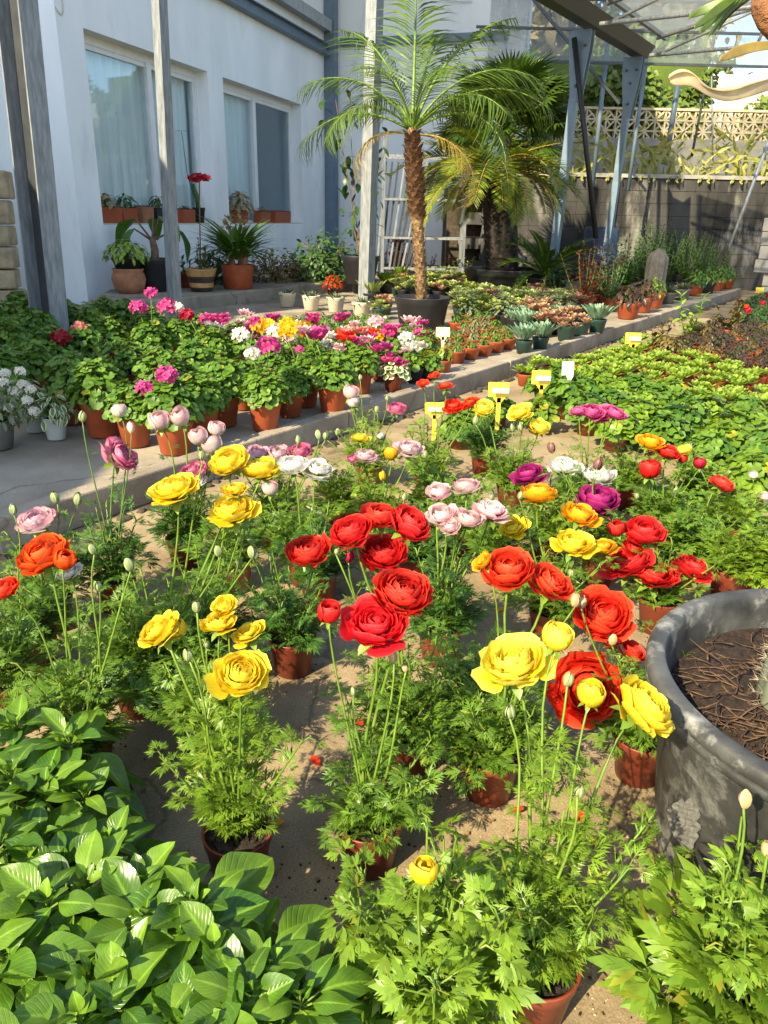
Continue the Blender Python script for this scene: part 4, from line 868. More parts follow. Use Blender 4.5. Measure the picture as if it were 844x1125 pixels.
R('ranunculus with three pink-edged blooms behind the white and yellow ones', (305, 600), [(283, 495, 25, 'picotee', 'full', 0), (306, 496, 28, 'picotee', 'full', .02, (0, -.5, .8)), (330, 494, 26, 'pinkrim', 'full', .02, (0, -.5, .8))], [(327, 484, 9), (350, 478, 9), (358, 479, 9)], mat='fern', nleaf=77, spread=.165, height=0.208, seed=28)
R('ranunculus with small yellow and pink-white blooms below the kerb', (415, 605), [(396, 479, 19, 'yellow', 'full', 0), (430, 497, 17, 'gold', 'cup', 0), (402, 498, 32, 'picotee', 'loose', 0, (.1, -.3, 1)), (450, 490, 34, 'picotee', 'loose', .02, (.1, -.3, 1)), (388, 503, 18, 'pinkrim', 'loose', -.02)], [(420, 523, 10, 'yellow', -.02)], mat='fern_light', nleaf=77, spread=.165, height=0.208, seed=29)
R('ranunculus with slim pale pink buds and blooms close to the kerb', (405, 535), [(386, 430, 19, 'blush', 'cup', 0), (388, 441, 15, 'blush', 'cup', 0), (437, 447, 21, 'pinkrim', 'full', 0, (.1, -.5, 1)), (418, 478, 10, 'white', 'cup', -.02)], [(425, 438, 7), (371, 475, 8), (358, 480, 7), (414, 450, 7), (396, 415, 6)], mat='fern_light', nleaf=70, spread=.165, height=0.208, seed=30)
for i, (bx, by, st, mt, nm) in enumerate(((60, 690, 'fern', 'fern', 'by the picotee bloom'), (258, 648, 'fern', 'fern', 'between the yellow and white blooms'), (372, 585, 'fern', 'fern_light', 'behind the white blooms'), (452, 640, 'fern', 'fern_dark', 'behind the pale pink blooms'), (505, 610, 'fern', 'fern', 'behind the last pale pink blooms'), (548, 640, 'fern', 'fern', 'left of the golden blooms'), (690, 560, 'fern', 'fern_light', 'between the white and gold blooms'), (765, 575, 'parsley', 'fern_light', 'before the geranium bed'), (530, 520, 'fern', 'fern_dark', 'under the lemon blooms'), (155, 780, 'fern', 'fern', 'between orange and yellow blooms'), (520, 820, 'fern', 'fern', 'left of the scarlet pair'), (235, 830, 'fern', 'fern', 'in a black pot behind the four yellow blooms'), (748, 640, 'parsley', 'fern', 'behind the row of red blooms'), (600, 620, 'fern', 'fern_light', 'under the magenta and golden blooms'), (832, 660, 'parsley', 'fern_light', 'at the right edge behind the tub'), (475, 585, 'fern', 'fern', 'under the scarlet poppy-like blooms'), (350, 660, 'fern', 'fern_dark', 'behind the single round red bloom'), (8, 790, 'fern', 'fern', 'at the left edge above the peppers'))):
    R('bloomless bushy ranunculus '+nm, (bx, by), [], [(bx-8, by-95*(by/650), 9)] if i % 2 else [], style=st, mat=mt, nleaf=77, spread=.165, height=0.195, seed=31+i, pot='pot_k' if i == 11 else 'pot')
# ------------------------------------------------------------------ pepper seedlings
def pepper_mesh(var):
    def mk():
        b = MB(); k = random.Random(var*7+1); b.tube([(0, 0, .06), (.004, .003, .13), (0, 0, .205)], [.004, .0035, .003], 6, mi=1)
        i = 0
        for tier, (z, n, L, el) in enumerate(((.21, 4, .028, 62), (.208, 4, .052, 30), (.20, 4, .076, 12), (.185, 4, .092, -2), (.155, 4, .098, -8), (.12, 4, .094, -14), (.09, 2, .085, -16))):
            for j in range(n):
                az = j*math.pi/2*(4/n)+tier*.78+k.uniform(-.3, .3); e = R_(el+k.uniform(-14, 14)); d = np.array(dirv(az, e)); pl = L*.35
                p = np.array((0, 0, z+k.uniform(-.006, .006))); q = p+d*pl+np.array((0, 0, .006))
                b.tube([p, q], .0016, 4, False, mi=1)
                b.inst(LEAF['pepper'][k.randint(0, 5)], basis(dirv(az+k.uniform(-.2, .2), e-.08), (k.uniform(-.35, .35), k.uniform(-.35, .35), 1)), q, L*k.uniform(.7, 1.15))
        return b.mesh('foliage', [M['pepper'], M['stem']])
    return cached(('pepper', var), mk)
PG = 'pepper seedlings crowded in the near left corner'
for i, (px, py) in enumerate(((18, 795), (78, 812), (12, 850), (92, 862), (45, 905), (118, 915), (155, 968), (20, 965), (95, 975), (160, 1010), (218, 1010), (238, 1055), (60, 1040), (132, 1065), (190, 1090), (272, 1105), (296, 1062), (20, 1100), (92, 1125), (160, 1145), (330, 1095), (-25, 900), (-20, 1020), (230, 1140), (-30, 810), (40, 1170), (50, 860), (70, 940), (125, 1000), (200, 1035), (55, 1005), (100, 1080), (-5, 930), (-20, 1060), (200, 1130), (300, 1120), (130, 1110), (12, 1060))):
    P = at(px, py+8, .21); root = thing('pepper_seedling', 'glossy broad-leaved pepper seedling in the crowded near left corner', 'potted plant', (P.x, P.y, 0), 0, PG)
    s_ = rng.uniform(.9, 1.12); add_pot(root, .042, .08, 'pot_k')
    link('foliage', pepper_mesh(i % 6), root, rz=rng.uniform(0, 6.28), sc=s_)
# ------------------------------------------------------------------ big tub with cactus
tc_ = at(905, 905, 0); TR = .36; TH = .40
# rim left extreme seen near px 717,700 ; solve centre from rim ellipse
tub = thing('black_tub', 'big scuffed black plastic tub of soil at the right edge', 'plant pot', (0, 0, 0))
lft = at(722, 760, TH); nr = at(844, 820, TH)
TC = Vector((lft.x+TR*1.0+.012, lft.y+.03, 0)); tub.location = TC
M['tub'] = solid('tub_plastic', (.024, .025, .024), .55, noise=.35, scale=7, c2=(.085, .088, .085), stain=((.26, .26, .24), 7.5, .56), bump=.2, bscale=30, spec=.4)
b = MB(); r = TR
b.lathe([(.001, .004), (r*.80, .004), (r*.83, .03), (r*.905, TH*.70), (r*.93, TH*.715), (r*.945, TH*.86), (r*.96, TH*.875), (r*.985, TH*.882), (r*1.0, TH*.9), (r*1.003, TH*.925), (r*.992, TH*.932), (r*1.003, TH*.94), (r*1.005, TH*.965), (r*1.0, TH*.985), (r*.99, TH*.996), (r*.975, TH), (r*.93, TH), (r*.918, TH*.99), (r*.91, TH*.97), (r*.895, TH*.90), (r*.87, TH*.6)], 96)
b.build('tub_body', M['tub'], tub)
b = MB(); k = random.Random(5); vs = [(0, 0, TH*.80)]; nr_, na = 22, 60
for i in range(1, nr_+1):
    for j in range(na):
        a = 2*math.pi*j/na; rr = r*.895*i/nr_; vs.append((rr*math.cos(a), rr*math.sin(a), TH*.76+.02*math.sin(rr*14+a*2)+k.uniform(-.007, .007)))
b.add(vs, [(0, 1+j, 1+(j+1) % na) for j in range(na)]+[(1+i*na+j, 1+(i+1)*na+j, 1+(i+1)*na+(j+1) % na, 1+i*na+(j+1) % na) for i in range(nr_-1) for j in range(na)]); M['tub_soil'] = solid('tub_soil', (.016, .008, .005), .95, noise=.6, scale=70, c2=(.045, .026, .017), bump=1.0, bscale=140, stain=((.16, .12, .09), 90, .70))
b.build('soil', M['tub_soil'], tub)
b = MB()
for i in range(170):
    a = k.uniform(1.5, 3.9); rr = r*k.uniform(.25, .82); p = np.array((rr*math.cos(a), rr*math.sin(a), TH*.77+k.uniform(.0, .03))); pts = [p]; az = k.uniform(0, 6.28)
    for q in range(6):
        az += k.uniform(-.9, .9); p = p+np.array((math.cos(az)*.02, math.sin(az)*.02, k.uniform(-.008, .008))); p[2] = max(p[2], TH*.765); rr2 = math.hypot(p[0], p[1])
        if rr2 > r*.86: p[:2] *= r*.86/rr2
        pts.append(p)
    b.tube(pts, [.0016, .0015, .0014, .0012, .001, .0009, .0006], 4)
M['root'] = solid('dry_root', (.05, .026, .013), .9, noise=.5, scale=40, c2=(.13, .075, .04)); b.build('dry_roots', M['root'], tub)
b = MB()
for i in range(1500):
    a = k.uniform(0, 6.28); rr = r*.88*math.sqrt(k.random()); s_ = k.uniform(.002, .007); b.box((rr*math.cos(a), rr*math.sin(a), TH*.765+.01*k.random()), (s_, s_*1.6, s_*.7), rotz(k.uniform(0, 3)), taper=.5)
b.build('soil_crumbs', M['tub_soil'], tub, False)
b = MB()
for (x, y) in ((-.12, -.22), (-.06, -.24), (-.22, -.12), (-.03, -.2)):
    for j in range(5): b.inst(LEAF['plain'][j % 3], basis(dirv(j*1.3+x*40, R_(25))), (x+k.uniform(-.01, .01), y+k.uniform(-.01, .01), TH*.77+.012), .028)
b.build('weed_sprout', M['fern_light'], tub)
# torn label of clear tape on the tub's side
M['tape'] = film_mat('torn_tape', .3, (.36, .36, .33), 30.0)
def tub_r(z): return r*(.83+(.905-.83)*(z-.03)/(TH*.7-.03)) if z < TH*.70 else r*.94
best = None
for ia in range(150, 262):
    for iz in range(4, 30):
        a = R_(ia); z = iz*.01; q = proj(TC+Vector((tub_r(z)*math.cos(a), tub_r(z)*math.sin(a), z)))
        d = (q[0]-758)**2+(q[1]-902)**2
        if best is None or d < best[0]: best = (d, a, z)
_, la, lz = best; ln = np.array((math.cos(la), math.sin(la), 0)); lt = np.array((-math.sin(la), math.cos(la), 0)); lc_ = ln*(tub_r(lz)+.004)+np.array((0, 0, lz)); k = random.Random(12)
wl = MB(); vs = []; G_ = 10
for i in range(G_+1):
    for j in range(G_+1):
        u = (i/G_-.5)*.095+k.uniform(-.0012, .0012); v = (j/G_-.5)*.085*(1-.35*(i/G_))+k.uniform(-.002, .002); cr = abs(k.gauss(0, .0016))+.004*abs(math.sin(i*.9+j*1.7))
        vs.append(lc_+lt*(v*.9+u*.35)+np.array((0, 0, u*.95-v*.25))+ln*(cr-.02*(v/.05)**2*.3*0))
wl.add(vs, [(i*(G_+1)+j, i*(G_+1)+j+1, (i+1)*(G_+1)+j+1, (i+1)*(G_+1)+j) for i in range(G_) for j in range(G_) if not (i > 7 and (j < 2 or j > 7)) and (i, j) not in ((0, 0), (0, 1), (1, 0), (0, 9))])
o = wl.build('torn_label', M['tape'], tub, smooth=False)
# cactus standing in the tub
cpos = atY(896, 764, TC.y+.05); cp_ = Vector((cpos.x, cpos.y, TH*.75))
cac = thing('cactus', 'grey-green ribbed cactus with white spines in the black tub', 'cactus', cp_); CR, CHt = .085, .24; b = MB(); nr_ = 14; na = 84
M['cactus_skin'] = solid('cactus_skin', (.07, .09, .06), .7, noise=.3, scale=20, c2=(.13, .15, .10))
vs = []
for i in range(nr_+1):
    u = i/nr_; z = CHt*math.sin(u*math.pi/2)*1.0; rad = CR*math.cos(u*math.pi/2*.96)**.45
    for j in range(na): a = 2*math.pi*j/na; rr = rad*(1+.09*math.cos(a*14)); vs.append((rr*math.cos(a), rr*math.sin(a), z-.03))
b.add(vs, [(i*na+j, i*na+(j+1) % na, (i+1)*na+(j+1) % na, (i+1)*na+j) for i in range(nr_) for j in range(na)]+[tuple(nr_*na+j for j in range(na))]); b.build('body', M['cactus_skin'], cac)
M['spine'] = solid('spine', (.34, .30, .23), .6, noise=.2); b = MB()
for i in range(1, 13):
    u = i/14; z = CHt*math.sin(u*math.pi/2)-.03; rad = CR*math.cos(u*math.pi/2*.96)**.45*1.08
    for j in range(14):
        a = 2*math.pi*j/14; p = np.array((rad*math.cos(a), rad*math.sin(a), z))
        for q in range(9): d = np.array(dirv(a+k.uniform(-1, 1), R_(k.uniform(-40, 60)))); b.tube([p, p+d*k.uniform(.008, .022)], [.0006, .0002], 3, False)
b.build('spines', M['spine'], cac)
# plant hanging in from above at the upper right (near the viewer)
hc = atY(842, 10, 1.05); hang = thing('hanging_plant', 'drooping plant overhead with one dry pale leaf and a brown husk', 'hanging plant', hc); H0 = Vector(hc)
def hl_(px, py, Y): return atY(px, py, Y)-H0
M['husk'] = solid('husk', (.17, .075, .028), .8, noise=.5, scale=60, bump=1.0, bscale=90, streak=(1, 1, .15)); M['pale_dry'] = leaf_mat('pale_dry_leaf', (.52, .45, .33), (.62, .55, .42), .7, .5)
b = MB(); b.tube([hl_(836, -8, 1.05), hl_(840, 8, 1.05), hl_(846, 24, 1.05), hl_(854, 44, 1.05)], [.011, .015, .014, .007], 12); b.build('husk', M['husk'], hang)
def ribbon(pts, widths, up, mat, nm):
    b = MB(); vs = []; n_ = len(pts)
    for i, p in enumerate(pts):
        d = (pts[min(i+1, n_-1)]-pts[max(i-1, 0)]).normalized(); x = d.cross(Vector(up)).normalized()
        for q in (-1, -.5, 0, .5, 1): vs.append(tuple(p+x*widths[i]*q+Vector((0, 0, -.006*abs(q)+.004*math.sin(i*1.9+q*3)))))
    b.add(vs, [(i*5+j, i*5+j+1, (i+1)*5+j+1, (i+1)*5+j) for i in range(n_-1) for j in range(4)], [(i//5/(n_-1), (i % 5-2)/2, 0) for i in range(n_*5)])
    o = b.build(nm, mat, hang); o.modifiers.new('thick', 'SOLIDIFY').thickness = .0015; o.modifiers.new('smooth', 'SUBSURF').levels = 1; return o
ribbon([hl_(*q) for q in ((735, 82, .98), (748, 76, .98), (762, 83, .985), (775, 96, .99), (800, 99, 1.0), (830, 92, 1.02), (870, 84, 1.05), (905, 50, 1.07), (925, -20, 1.07))], [.003, .008, .005, .0035, .0055, .007, .006, .004, .003], (.0, -.9, -.35), M['pale_dry'], 'dry_leaf')
ribbon([hl_(*q) for q in ((790, 62, 1.0), (812, 49, 1.02), (835, 45, 1.04), (870, 45, 1.06))], [.0015, .0035, .005, .005], (0, -.9, .2), M['palm_yel'], 'leaf')
for i, (x, y) in enumerate(((762, 28), (768, 34), (778, 38), (790, 22), (756, 16), (800, 14), (775, 5), (790, 30))):
    ribbon([hl_(x, y, 1.0+.02*i), hl_((x+815)/2-3, (y-12)/2-2, 1.02+.015*i), hl_(812+i*3, -10, 1.05)], [.0008, .004, .003], (0, -.8, .5), M['palm'], 'leaf')

hb = hl_(915, -75, 1.07); o = link('hanging_pot', pot_mesh(.085, .11, 'pot_o'), hang, hb); link('soil', soil_mesh(.078, .097), o)
b = MB()
for q in range(3):
    a = q*2.094; b.tube([hb+Vector((.083*math.cos(a), .083*math.sin(a), .105)), hb+Vector((0, 0, .42))], .0016, 5)
b.tube([hb+Vector((0, 0, .42)), hb+Vector((0, 0, .9))], .002, 5); b.build('hanging_wire', M['dark_steel'], hang)
pz = H0+hb+Vector((0, 0, .92)); pa = pz-Vector((*(KP*6.5), 0)); b = MB(); b.tube([pz+Vector((*(KP*2), 0))-pz, pa-pz], .02, 10); o = b.build('overhead_pipe', M['galv']); o.location = pz; tag(o, 'galvanised pipe crossing overhead that carries the hanging plant', 'pipe')
for q in range(7):
    az = q*.9; L0 = .2; pts = [hb+Vector((0, 0, .1)), hb+Vector((math.cos(az)*.07, math.sin(az)*.07, .2)), hb+Vector((math.cos(az)*.2, math.sin(az)*.2, .16))]
    ribbon(pts, [.003, .008, .001], (0, 0, 1), M['palm'], 'leaf')
# ------------------------------------------------------------------ geraniums on the terrace
def geran_mesh(var, R__=.135, h=.18, n=190, L=.048, z0=.16):
    return cached(('geran', var, R__, h, n), lambda: mound('geran', n, R__, h, L, z0, var, jitter=.5).mesh('foliage', [M['geran'], M['stem']]))
GG = 'potted geraniums crowded on the terrace'
FLAB = 'bushy geranium without open blooms among the crowd on the terrace'
ger = [  # base px, scale, blooms, label
 ((85, 464), 1.0, [], 'bushy geranium in the front row behind the variegated plants'),
 ((115, 478), 1.05, [], 'bushy geranium in a red-brown pot right of the variegated plants'),
 ((150, 489), .85, [(158, 428, 22, 'hotpink')], 'geranium with one low magenta bloom head at the terrace corner'),
 ((193, 497), .95, [(183, 412, 24, 'hotpink')], 'geranium with a magenta bloom head in the frontmost pot on the kerb'),
 ((223, 481), .9, [], 'dense geranium second from the terrace corner along the kerb'),
 ((246, 467), .95, [], 'dense geranium in a slim pot left of the white and magenta bloomer'),
 ((292, 472), .88, [(265, 368, 20, 'white'), (277, 388, 18, 'white'), (295, 381, 27, 'hotpink')], 'geranium with two white heads and a magenta one by the kerb'),
 ((269, 449), .8, [(280, 353, 14, 'hotpink')], 'geranium with a small pink head behind the white and magenta bloomer'),
 ((319, 457), .8, [(329, 384, 10, 'hotpink')], 'geranium with one tiny magenta bud cluster by the kerb'),
 ((366, 452), .95, [(346, 373, 34, 'hotpink', 'cyc'), (335, 365, 18, 'pink', 'cyc')], 'cyclamen-like plant with swept pink blooms in the wide pot at the kerb'),
 ((337, 446), .8, [(325, 363, 22, 'gold'), (313, 366, 16, 'gold')], 'plant with bright orange-yellow blooms behind the wide pot'),
 ((396, 431), .8, [(380, 374, 24, 'scarlet', 'cyc'), (392, 378, 22, 'hotpink', 'cyc'), (372, 385, 18, 'pink', 'cyc')], 'plant with red and pink blooms right of the wide pot'),
 ((35, 440), 1.0, [], None), ((8, 452), 1.0, [], None), ((60, 425), 1.05, [(67, 371, 21, 'crimson')], 'geranium with one deep crimson head on the left'),
 ((95, 420), 1.0, [(88, 361, 18, 'salmon')], 'geranium with one salmon pink head on the left'),
 ((140, 440), 1.0, [], None), ((180, 450), .95, [], None), ((215, 440), .95, [], None), ((15, 410), 1.0, [], None), ((45, 398), 1.05, [], None), ((125, 405), 1.0, [], None),
 ((170, 410), 1.0, [(166, 322, 15, 'hotpink'), (152, 338, 19, 'hotpink')], 'geranium raising two hot pink heads on tall stalks before the slim post'),
 ((200, 405), 1.0, [(184, 337, 22, 'hotpink'), (195, 338, 14, 'white')], 'geranium with pink and white heads at the foot of the slim post'),
 ((235, 415), .95, [(205, 346, 16, 'crimson'), (232, 352, 18, 'hotpink', 'cyc'), (243, 354, 22, 'hotpink', 'cyc')], 'geranium with several hot pink blooms right of the slim post'),
 ((262, 412), .9, [], None), ((10, 380), 1.0, [], None), ((40, 372), 1.0, [], None), ((75, 378), 1.0, [], None), ((105, 382), 1.0, [], None), ((140, 378), 1.0, [], None), ((168, 382), .9, [], None),
 ((118, 366), .9, [], None), ((25, 358), .9, [], None), ((58, 356), .9, [], None),
 ((300, 425), .8, [(286, 358, 22, 'gold'), (302, 364, 20, 'white')], 'plant with yellow and white blooms in the second row'),
 ((345, 425), .75, [(296, 356, 14, 'lemon'), (316, 357, 20, 'gold'), (336, 360, 18, 'gold')], 'plant with a mass of orange-yellow heads before the seedling rows'),
 ((222, 390), .9, [(267, 361, 10, 'gold')], 'geranium with one small orange head behind the pink bloomers')]
for i, (bp, sc, blooms, lab) in enumerate(ger):
    potkind = 'pot_o' if i < 12 else 'pot'
    root, B = potted('potted_geranium', lab or FLAB, 'potted plant', bp, TZ, geran_mesh(i % 5), None, (.09 if i < 12 else .085)*sc, .158*sc, potkind, group=GG, sc=sc)
    for bl in blooms:
        bloom(root, B, bl[0], bl[1], bl[2], bl[3], bl[4] if len(bl) > 4 else 'ball', dy=rng.uniform(-.05, .05))
kb = random.Random(19)
for i in range(20):
    x = 232+i*12.3+kb.uniform(-4, 4); y = 392+(i % 3)*11+kb.uniform(-3, 3); col = ('hotpink', 'white', 'hotpink', 'pink', 'hotpink', 'pink', 'hotpink', 'white', 'pink', 'hotpink')[i % 10]
    NM = {'hotpink': 'hot pink', 'white': 'white', 'pink': 'pale pink', 'gold': 'orange-yellow', 'scarlet': 'scarlet', 'salmon': 'coral'}
    root, B = potted('potted_cyclamen', 'plant with a head of %s blooms in the long colourful band behind the kerb' % NM[col], 'potted flower', (x, y), TZ, cached(('bandf', i % 3), lambda: mound('geran', 70, .11, .13, .045, .12, i % 3+3, jitter=.5).mesh('foliage', [M['geran'], M['stem']])), None, .068, .12, 'pot', group='%s blooming plants in the band behind the kerb' % NM[col])
    for q in range(kb.choice((1, 2, 3))): bloom(root, B, x+kb.uniform(-9, 9), y-38+kb.uniform(-7, 6), kb.uniform(13, 22), col, kb.choice(('cyc', 'cyc', 'ball')), dy=kb.uniform(-.05, .05))
# cyclamen and mixed blooms in small pots on the kerb side
def cyc_leaf(var): return cached(('cycl', var), lambda: mound('geran', 46, .095, .09, .05, .09, var).mesh('foliage', [M['varieg'] if var == 1 else M['geran'], M['stem']]))
for bp, blooms, lab, pk in (((418, 418), [(414, 385, 20, 'hotpink', 'cyc'), (405, 375, 16, 'pink', 'cyc')], 'cyclamen with tall pink blooms in a small pot', 'pot'), ((432, 429), [(428, 398, 24, 'hotpink', 'cyc'), (422, 385, 22, 'hotpink', 'cyc'), (440, 402, 16, 'hotpink', 'cyc')], 'cyclamen with deep pink blooms over pale-edged leaves at the kerb', 'pot'),
        ((455, 420), [(452, 385, 22, 'white', 'cyc'), (446, 388, 16, 'pink', 'cyc'), (462, 382, 18, 'blush', 'cyc')], 'cyclamen with white and pale pink blooms in a black pot', 'pot_k'), ((470, 418), [(466, 396, 20, 'yellow'), (472, 390, 12, 'yellow')], 'small yellow-flowered plant right of the white cyclamen', 'pot_k'),
        ((400, 405), [(398, 366, 18, 'salmon', 'cyc'), (408, 368, 16, 'scarlet', 'cyc'), (415, 370, 14, 'gold')], 'plant with coral and orange blooms behind the cyclamens', 'pot'), ((385, 400), [(385, 362, 12, 'gold'), (375, 366, 14, 'scarlet')], 'plant with small orange-red blooms beside the seedling rows', 'pot')):
    root, B = potted('potted_cyclamen', lab, 'potted flower', bp, TZ, cyc_leaf(1 if 'pale-edged' in lab else 0), None, .062, .10, pk)
    for bl in blooms: bloom(root, B, bl[0], bl[1], bl[2], bl[3], bl[4] if len(bl) > 4 else 'ball')
# variegated and white-flowered plants at the left
vm = lambda var: cached(('var', var), lambda: mound('plain', 90, .11, .11, .05, .1, var).mesh('foliage', [M['varieg'], M['stem']]))
for j, (bp, lab) in enumerate((((63, 482), 'variegated plant in the nearer white pot with an orange band'), ((40, 474), 'variegated plant in the farther white pot with an orange band'))):
    root, B = potted('potted_variegated_plant', lab, 'potted plant', bp, TZ, vm(j), None, .055, .105, 'pot_w')
    b = MB(); b.lathe([(.0418, .018), (.0437, .034)], 28); b.build('orange_band', M['band_o'], root); b = MB(); b.lathe([(.0438, .0345), (.0448, .041)], 28); b.build('green_band', M['band_g'], root)
root, B = potted('potted_daisy', 'white daisy bush in a big grey pot at the left edge', 'potted flower', (-2, 492), TZ, cached('daisyf', lambda: mound('plain', 150, .19, .17, .05, .14, 3).mesh('foliage', [M['haw'], M['stem']])), None, .085, .13, 'pot_grey', lip=False)
for (x, y) in ((4, 420), (15, 430), (25, 422), (10, 448), (30, 440), (38, 452), (6, 410), (22, 408), (2, 438), (34, 428), (16, 462)): bloom(root, B, x, y, 12, 'white', 'ball', dy=rng.uniform(-.1, .05))
root, B = potted('potted_spotted_plant', 'small speckled plant behind the white-potted ones', 'potted plant', (28, 462), TZ, vm(2), None, .055, .09, 'pot_o')
# ------------------------------------------------------------------ seedling rows in dark red pots (terrace middle)
def seedling(var, mat, set_='plain', n=34, rad=.05, h=.06, L=.035, z0=.075): return cached(('seed', var, mat, set_, n), lambda: mound(set_, n, rad, h, L, z0, var).mesh('foliage', [M[mat], M['stem']]))
def in_poly(x, y, poly):
    c = False; j = len(poly)-1
    for i in range(len(poly)):
        xi, yi = poly[i]; xj, yj = poly[j]
        if (yi > y) != (yj > y) and x < (xj-xi)*(y-yi)/(yj-yi)+xi: c = not c
        j = i
    return c
def grid(poly, z, da, db, off=(0, 0)):
    """lattice points along the kerb directions whose picture positions fall in poly"""
    out = []
    for i in range(-10, 120):
        for j in range(-60, 60):
            p = kp(i*da+off[0], j*db+off[1], z)
            if p.y < .5: continue
            x, y, w_ = proj(p)
            if abs(x-463) < 38 and 330 < y < 374 and z > 0: continue
            if in_poly(x, y, poly): out.append(p)
    return out
SG = 'seedlings in dark red pots in rows on the terrace'
for i, p in enumerate(grid([(235, 378), (300, 364), (430, 360), (440, 374), (360, 395), (300, 390)], TZ, .19, .19)):
    q = p+Vector((rng.uniform(-.012, .012), rng.uniform(-.012, .012), 0)); fm = ('plain', 'fern_dark')[i % 2]
    potted('potted_seedling', 'small green seedling in a dark red pot in rows behind the bright blooms', 'seedling', None, 0, seedling(i % 4, fm), None, .052, .075, 'pot', group=SG, pos=q, sc=1.3)
OG = 'seedlings in orange pots in rows beside the kerb'
for i, p in enumerate(grid([(437, 372), (478, 398), (508, 403), (575, 385), (528, 352), (440, 356)], TZ, .205, .2, (.05, -.10))):
    q = p+Vector((rng.uniform(-.01, .01), rng.uniform(-.01, .01), 0))
    potted('potted_seedling', 'low green seedling in a small orange pot in the rows left of the kerb', 'seedling', None, 0, seedling(i % 4, 'plain' if i % 3 else 'haw', 'plain', 34, .055, .07, .04, .08), None, .075, .085, 'pot_o', group=OG, pos=q)
root, B = potted('potted_seedling', 'seedling in an orange pot carrying the pale yellow plant label on the terrace', 'seedling', (487, 408), TZ, seedling(1, 'fern_light'), None, .06, .08, 'pot_o', sc=1.3)
# cream pots with haworthias
hw = lambda var: cached(('haw', var), lambda: rosette('spike', 34, .13, .10, 82, 12, var, .02).mesh('foliage', [M['haw']]))
for j, (x, y) in enumerate(((316, 337), (342, 341), (369, 343), (397, 349))):
    potted('potted_haworthia', ('leftmost of the four cream pots, holding a dark spiky haworthia', 'second cream pot from the left with a brownish spiky haworthia', 'third cream pot from the left with a spiky haworthia', 'rightmost of the four cream pots with a spreading haworthia')[j], 'potted succulent', (x, y), TZ, hw(j % 2), None, .10, .16, 'pot_c', sc=1.15)
# ------------------------------------------------------------------ succulent rows
aeon = lambda var, mat: cached(('aeon', var, mat), lambda: multi([(rosette('spoon', 26, .06, 0, 75, 5, var+q), (math.cos(q*2.1)*.06*(q > 0), math.sin(q*2.1)*.06*(q > 0), .11+.02*math.cos(q)), 1.0) for q in range(4)]).mesh('foliage', [M[mat]]))
stick = lambda var, mat: cached(('stick', var, mat), lambda: rosette('stick', 64, .12, .09, 89, 45, var, .04).mesh('foliage', [M[mat]]))
bushy = lambda var, mat: cached(('bushy', var, mat), lambda: mound('spoon', 60, .09, .1, .045, .09, var, stalks=False).mesh('foliage', [M[mat]]))
SUCN = {'aeon': 'potted_aeonium', 'lime': 'potted_aeonium', 'redsuc': 'potted_echeveria', 'blue': 'potted_blue_chalksticks', 'haw': 'potted_succulent', 'fern_light': 'potted_succulent'}
DESC = {'aeon': ('pale yellow rosette succulent in the massed pots right of the date palm', 'aeoniums with pale yellow rosettes'), 'lime': ('lime green rosette succulent in the massed pots before the big tub', 'aeoniums with lime rosettes'), 'redsuc': ('rosy red rosette succulent in the massed pots by the kerb', 'rosy rosette succulents'), 'blue': ('blue-green finger-leaved succulent standing among rosettes on the terrace', 'blue-green chalksticks'), 'haw': ('grey-green bushy succulent in the massed terrace pots', 'grey-green succulents')}
pts = grid([(410, 352), (445, 318), (520, 308), (600, 322), (640, 345), (618, 372), (575, 372), (540, 355)], TZ, .2, .2, (.03, .06))
for i, p in enumerate(pts):
    x, y, w_ = proj(p); k = rng.random()
    if abs(x-463) < 34 and 330 < y < 372: continue
    if x > 560 and y > 352: m = 'blue' if k < .5 else 'redsuc'
    elif y > 348: m = 'haw' if k < .6 else 'lime'
    elif y > 335: m = 'aeon' if k < .55 else 'redsuc' if k < .8 else 'lime'
    elif y > 322: m = 'redsuc' if k < .3 else 'aeon' if k < .65 else 'lime'
    else: m = 'blue' if k < .6 else 'lime'
    fol = stick(i % 2, 'blue') if m == 'blue' else bushy(i % 3, 'haw') if m == 'haw' else aeon(i % 3, m)
    q = p+Vector((rng.uniform(-.02, .02), rng.uniform(-.02, .02), 0))
    potted(SUCN[m], DESC[m][0], 'potted succulent', None, 0, fol, None, .08, .11, 'pot_k' if k < .7 else 'pot_g', group=DESC[m][1], pos=q, sc=rng.uniform(1.15, 1.55) if m != 'blue' else rng.uniform(.9, 1.15))
for j, (x, y, lab) in enumerate(((425, 322, 'bright green succulent clump left of the date palm trunk'), (395, 322, 'bright green succulent clump left of the steel post foot'), (440, 312, 'bright green succulent clump behind the date palm pot'), (488, 312, 'bright green succulent clump right of the date palm trunk'), (408, 335, 'yellow-green succulent clump behind the cream pots'))):
    potted('potted_succulent', lab, 'potted succulent', (x, y), TZ, stick(j % 2, 'fern_light' if j < 4 else 'lime'), None, .12, .14, 'pot_k', sc=1.5)
potted('potted_red_succulent', 'small vivid red flowered plant behind the cream pots', 'potted flower', (366, 326), TZ, cached('kal', lambda: mound('plain', 80, .1, .12, .05, .1, 2).mesh('foliage', [PET['scarlet'], M['stem']])), None, .08, .11, 'pot_k', sc=1.25)
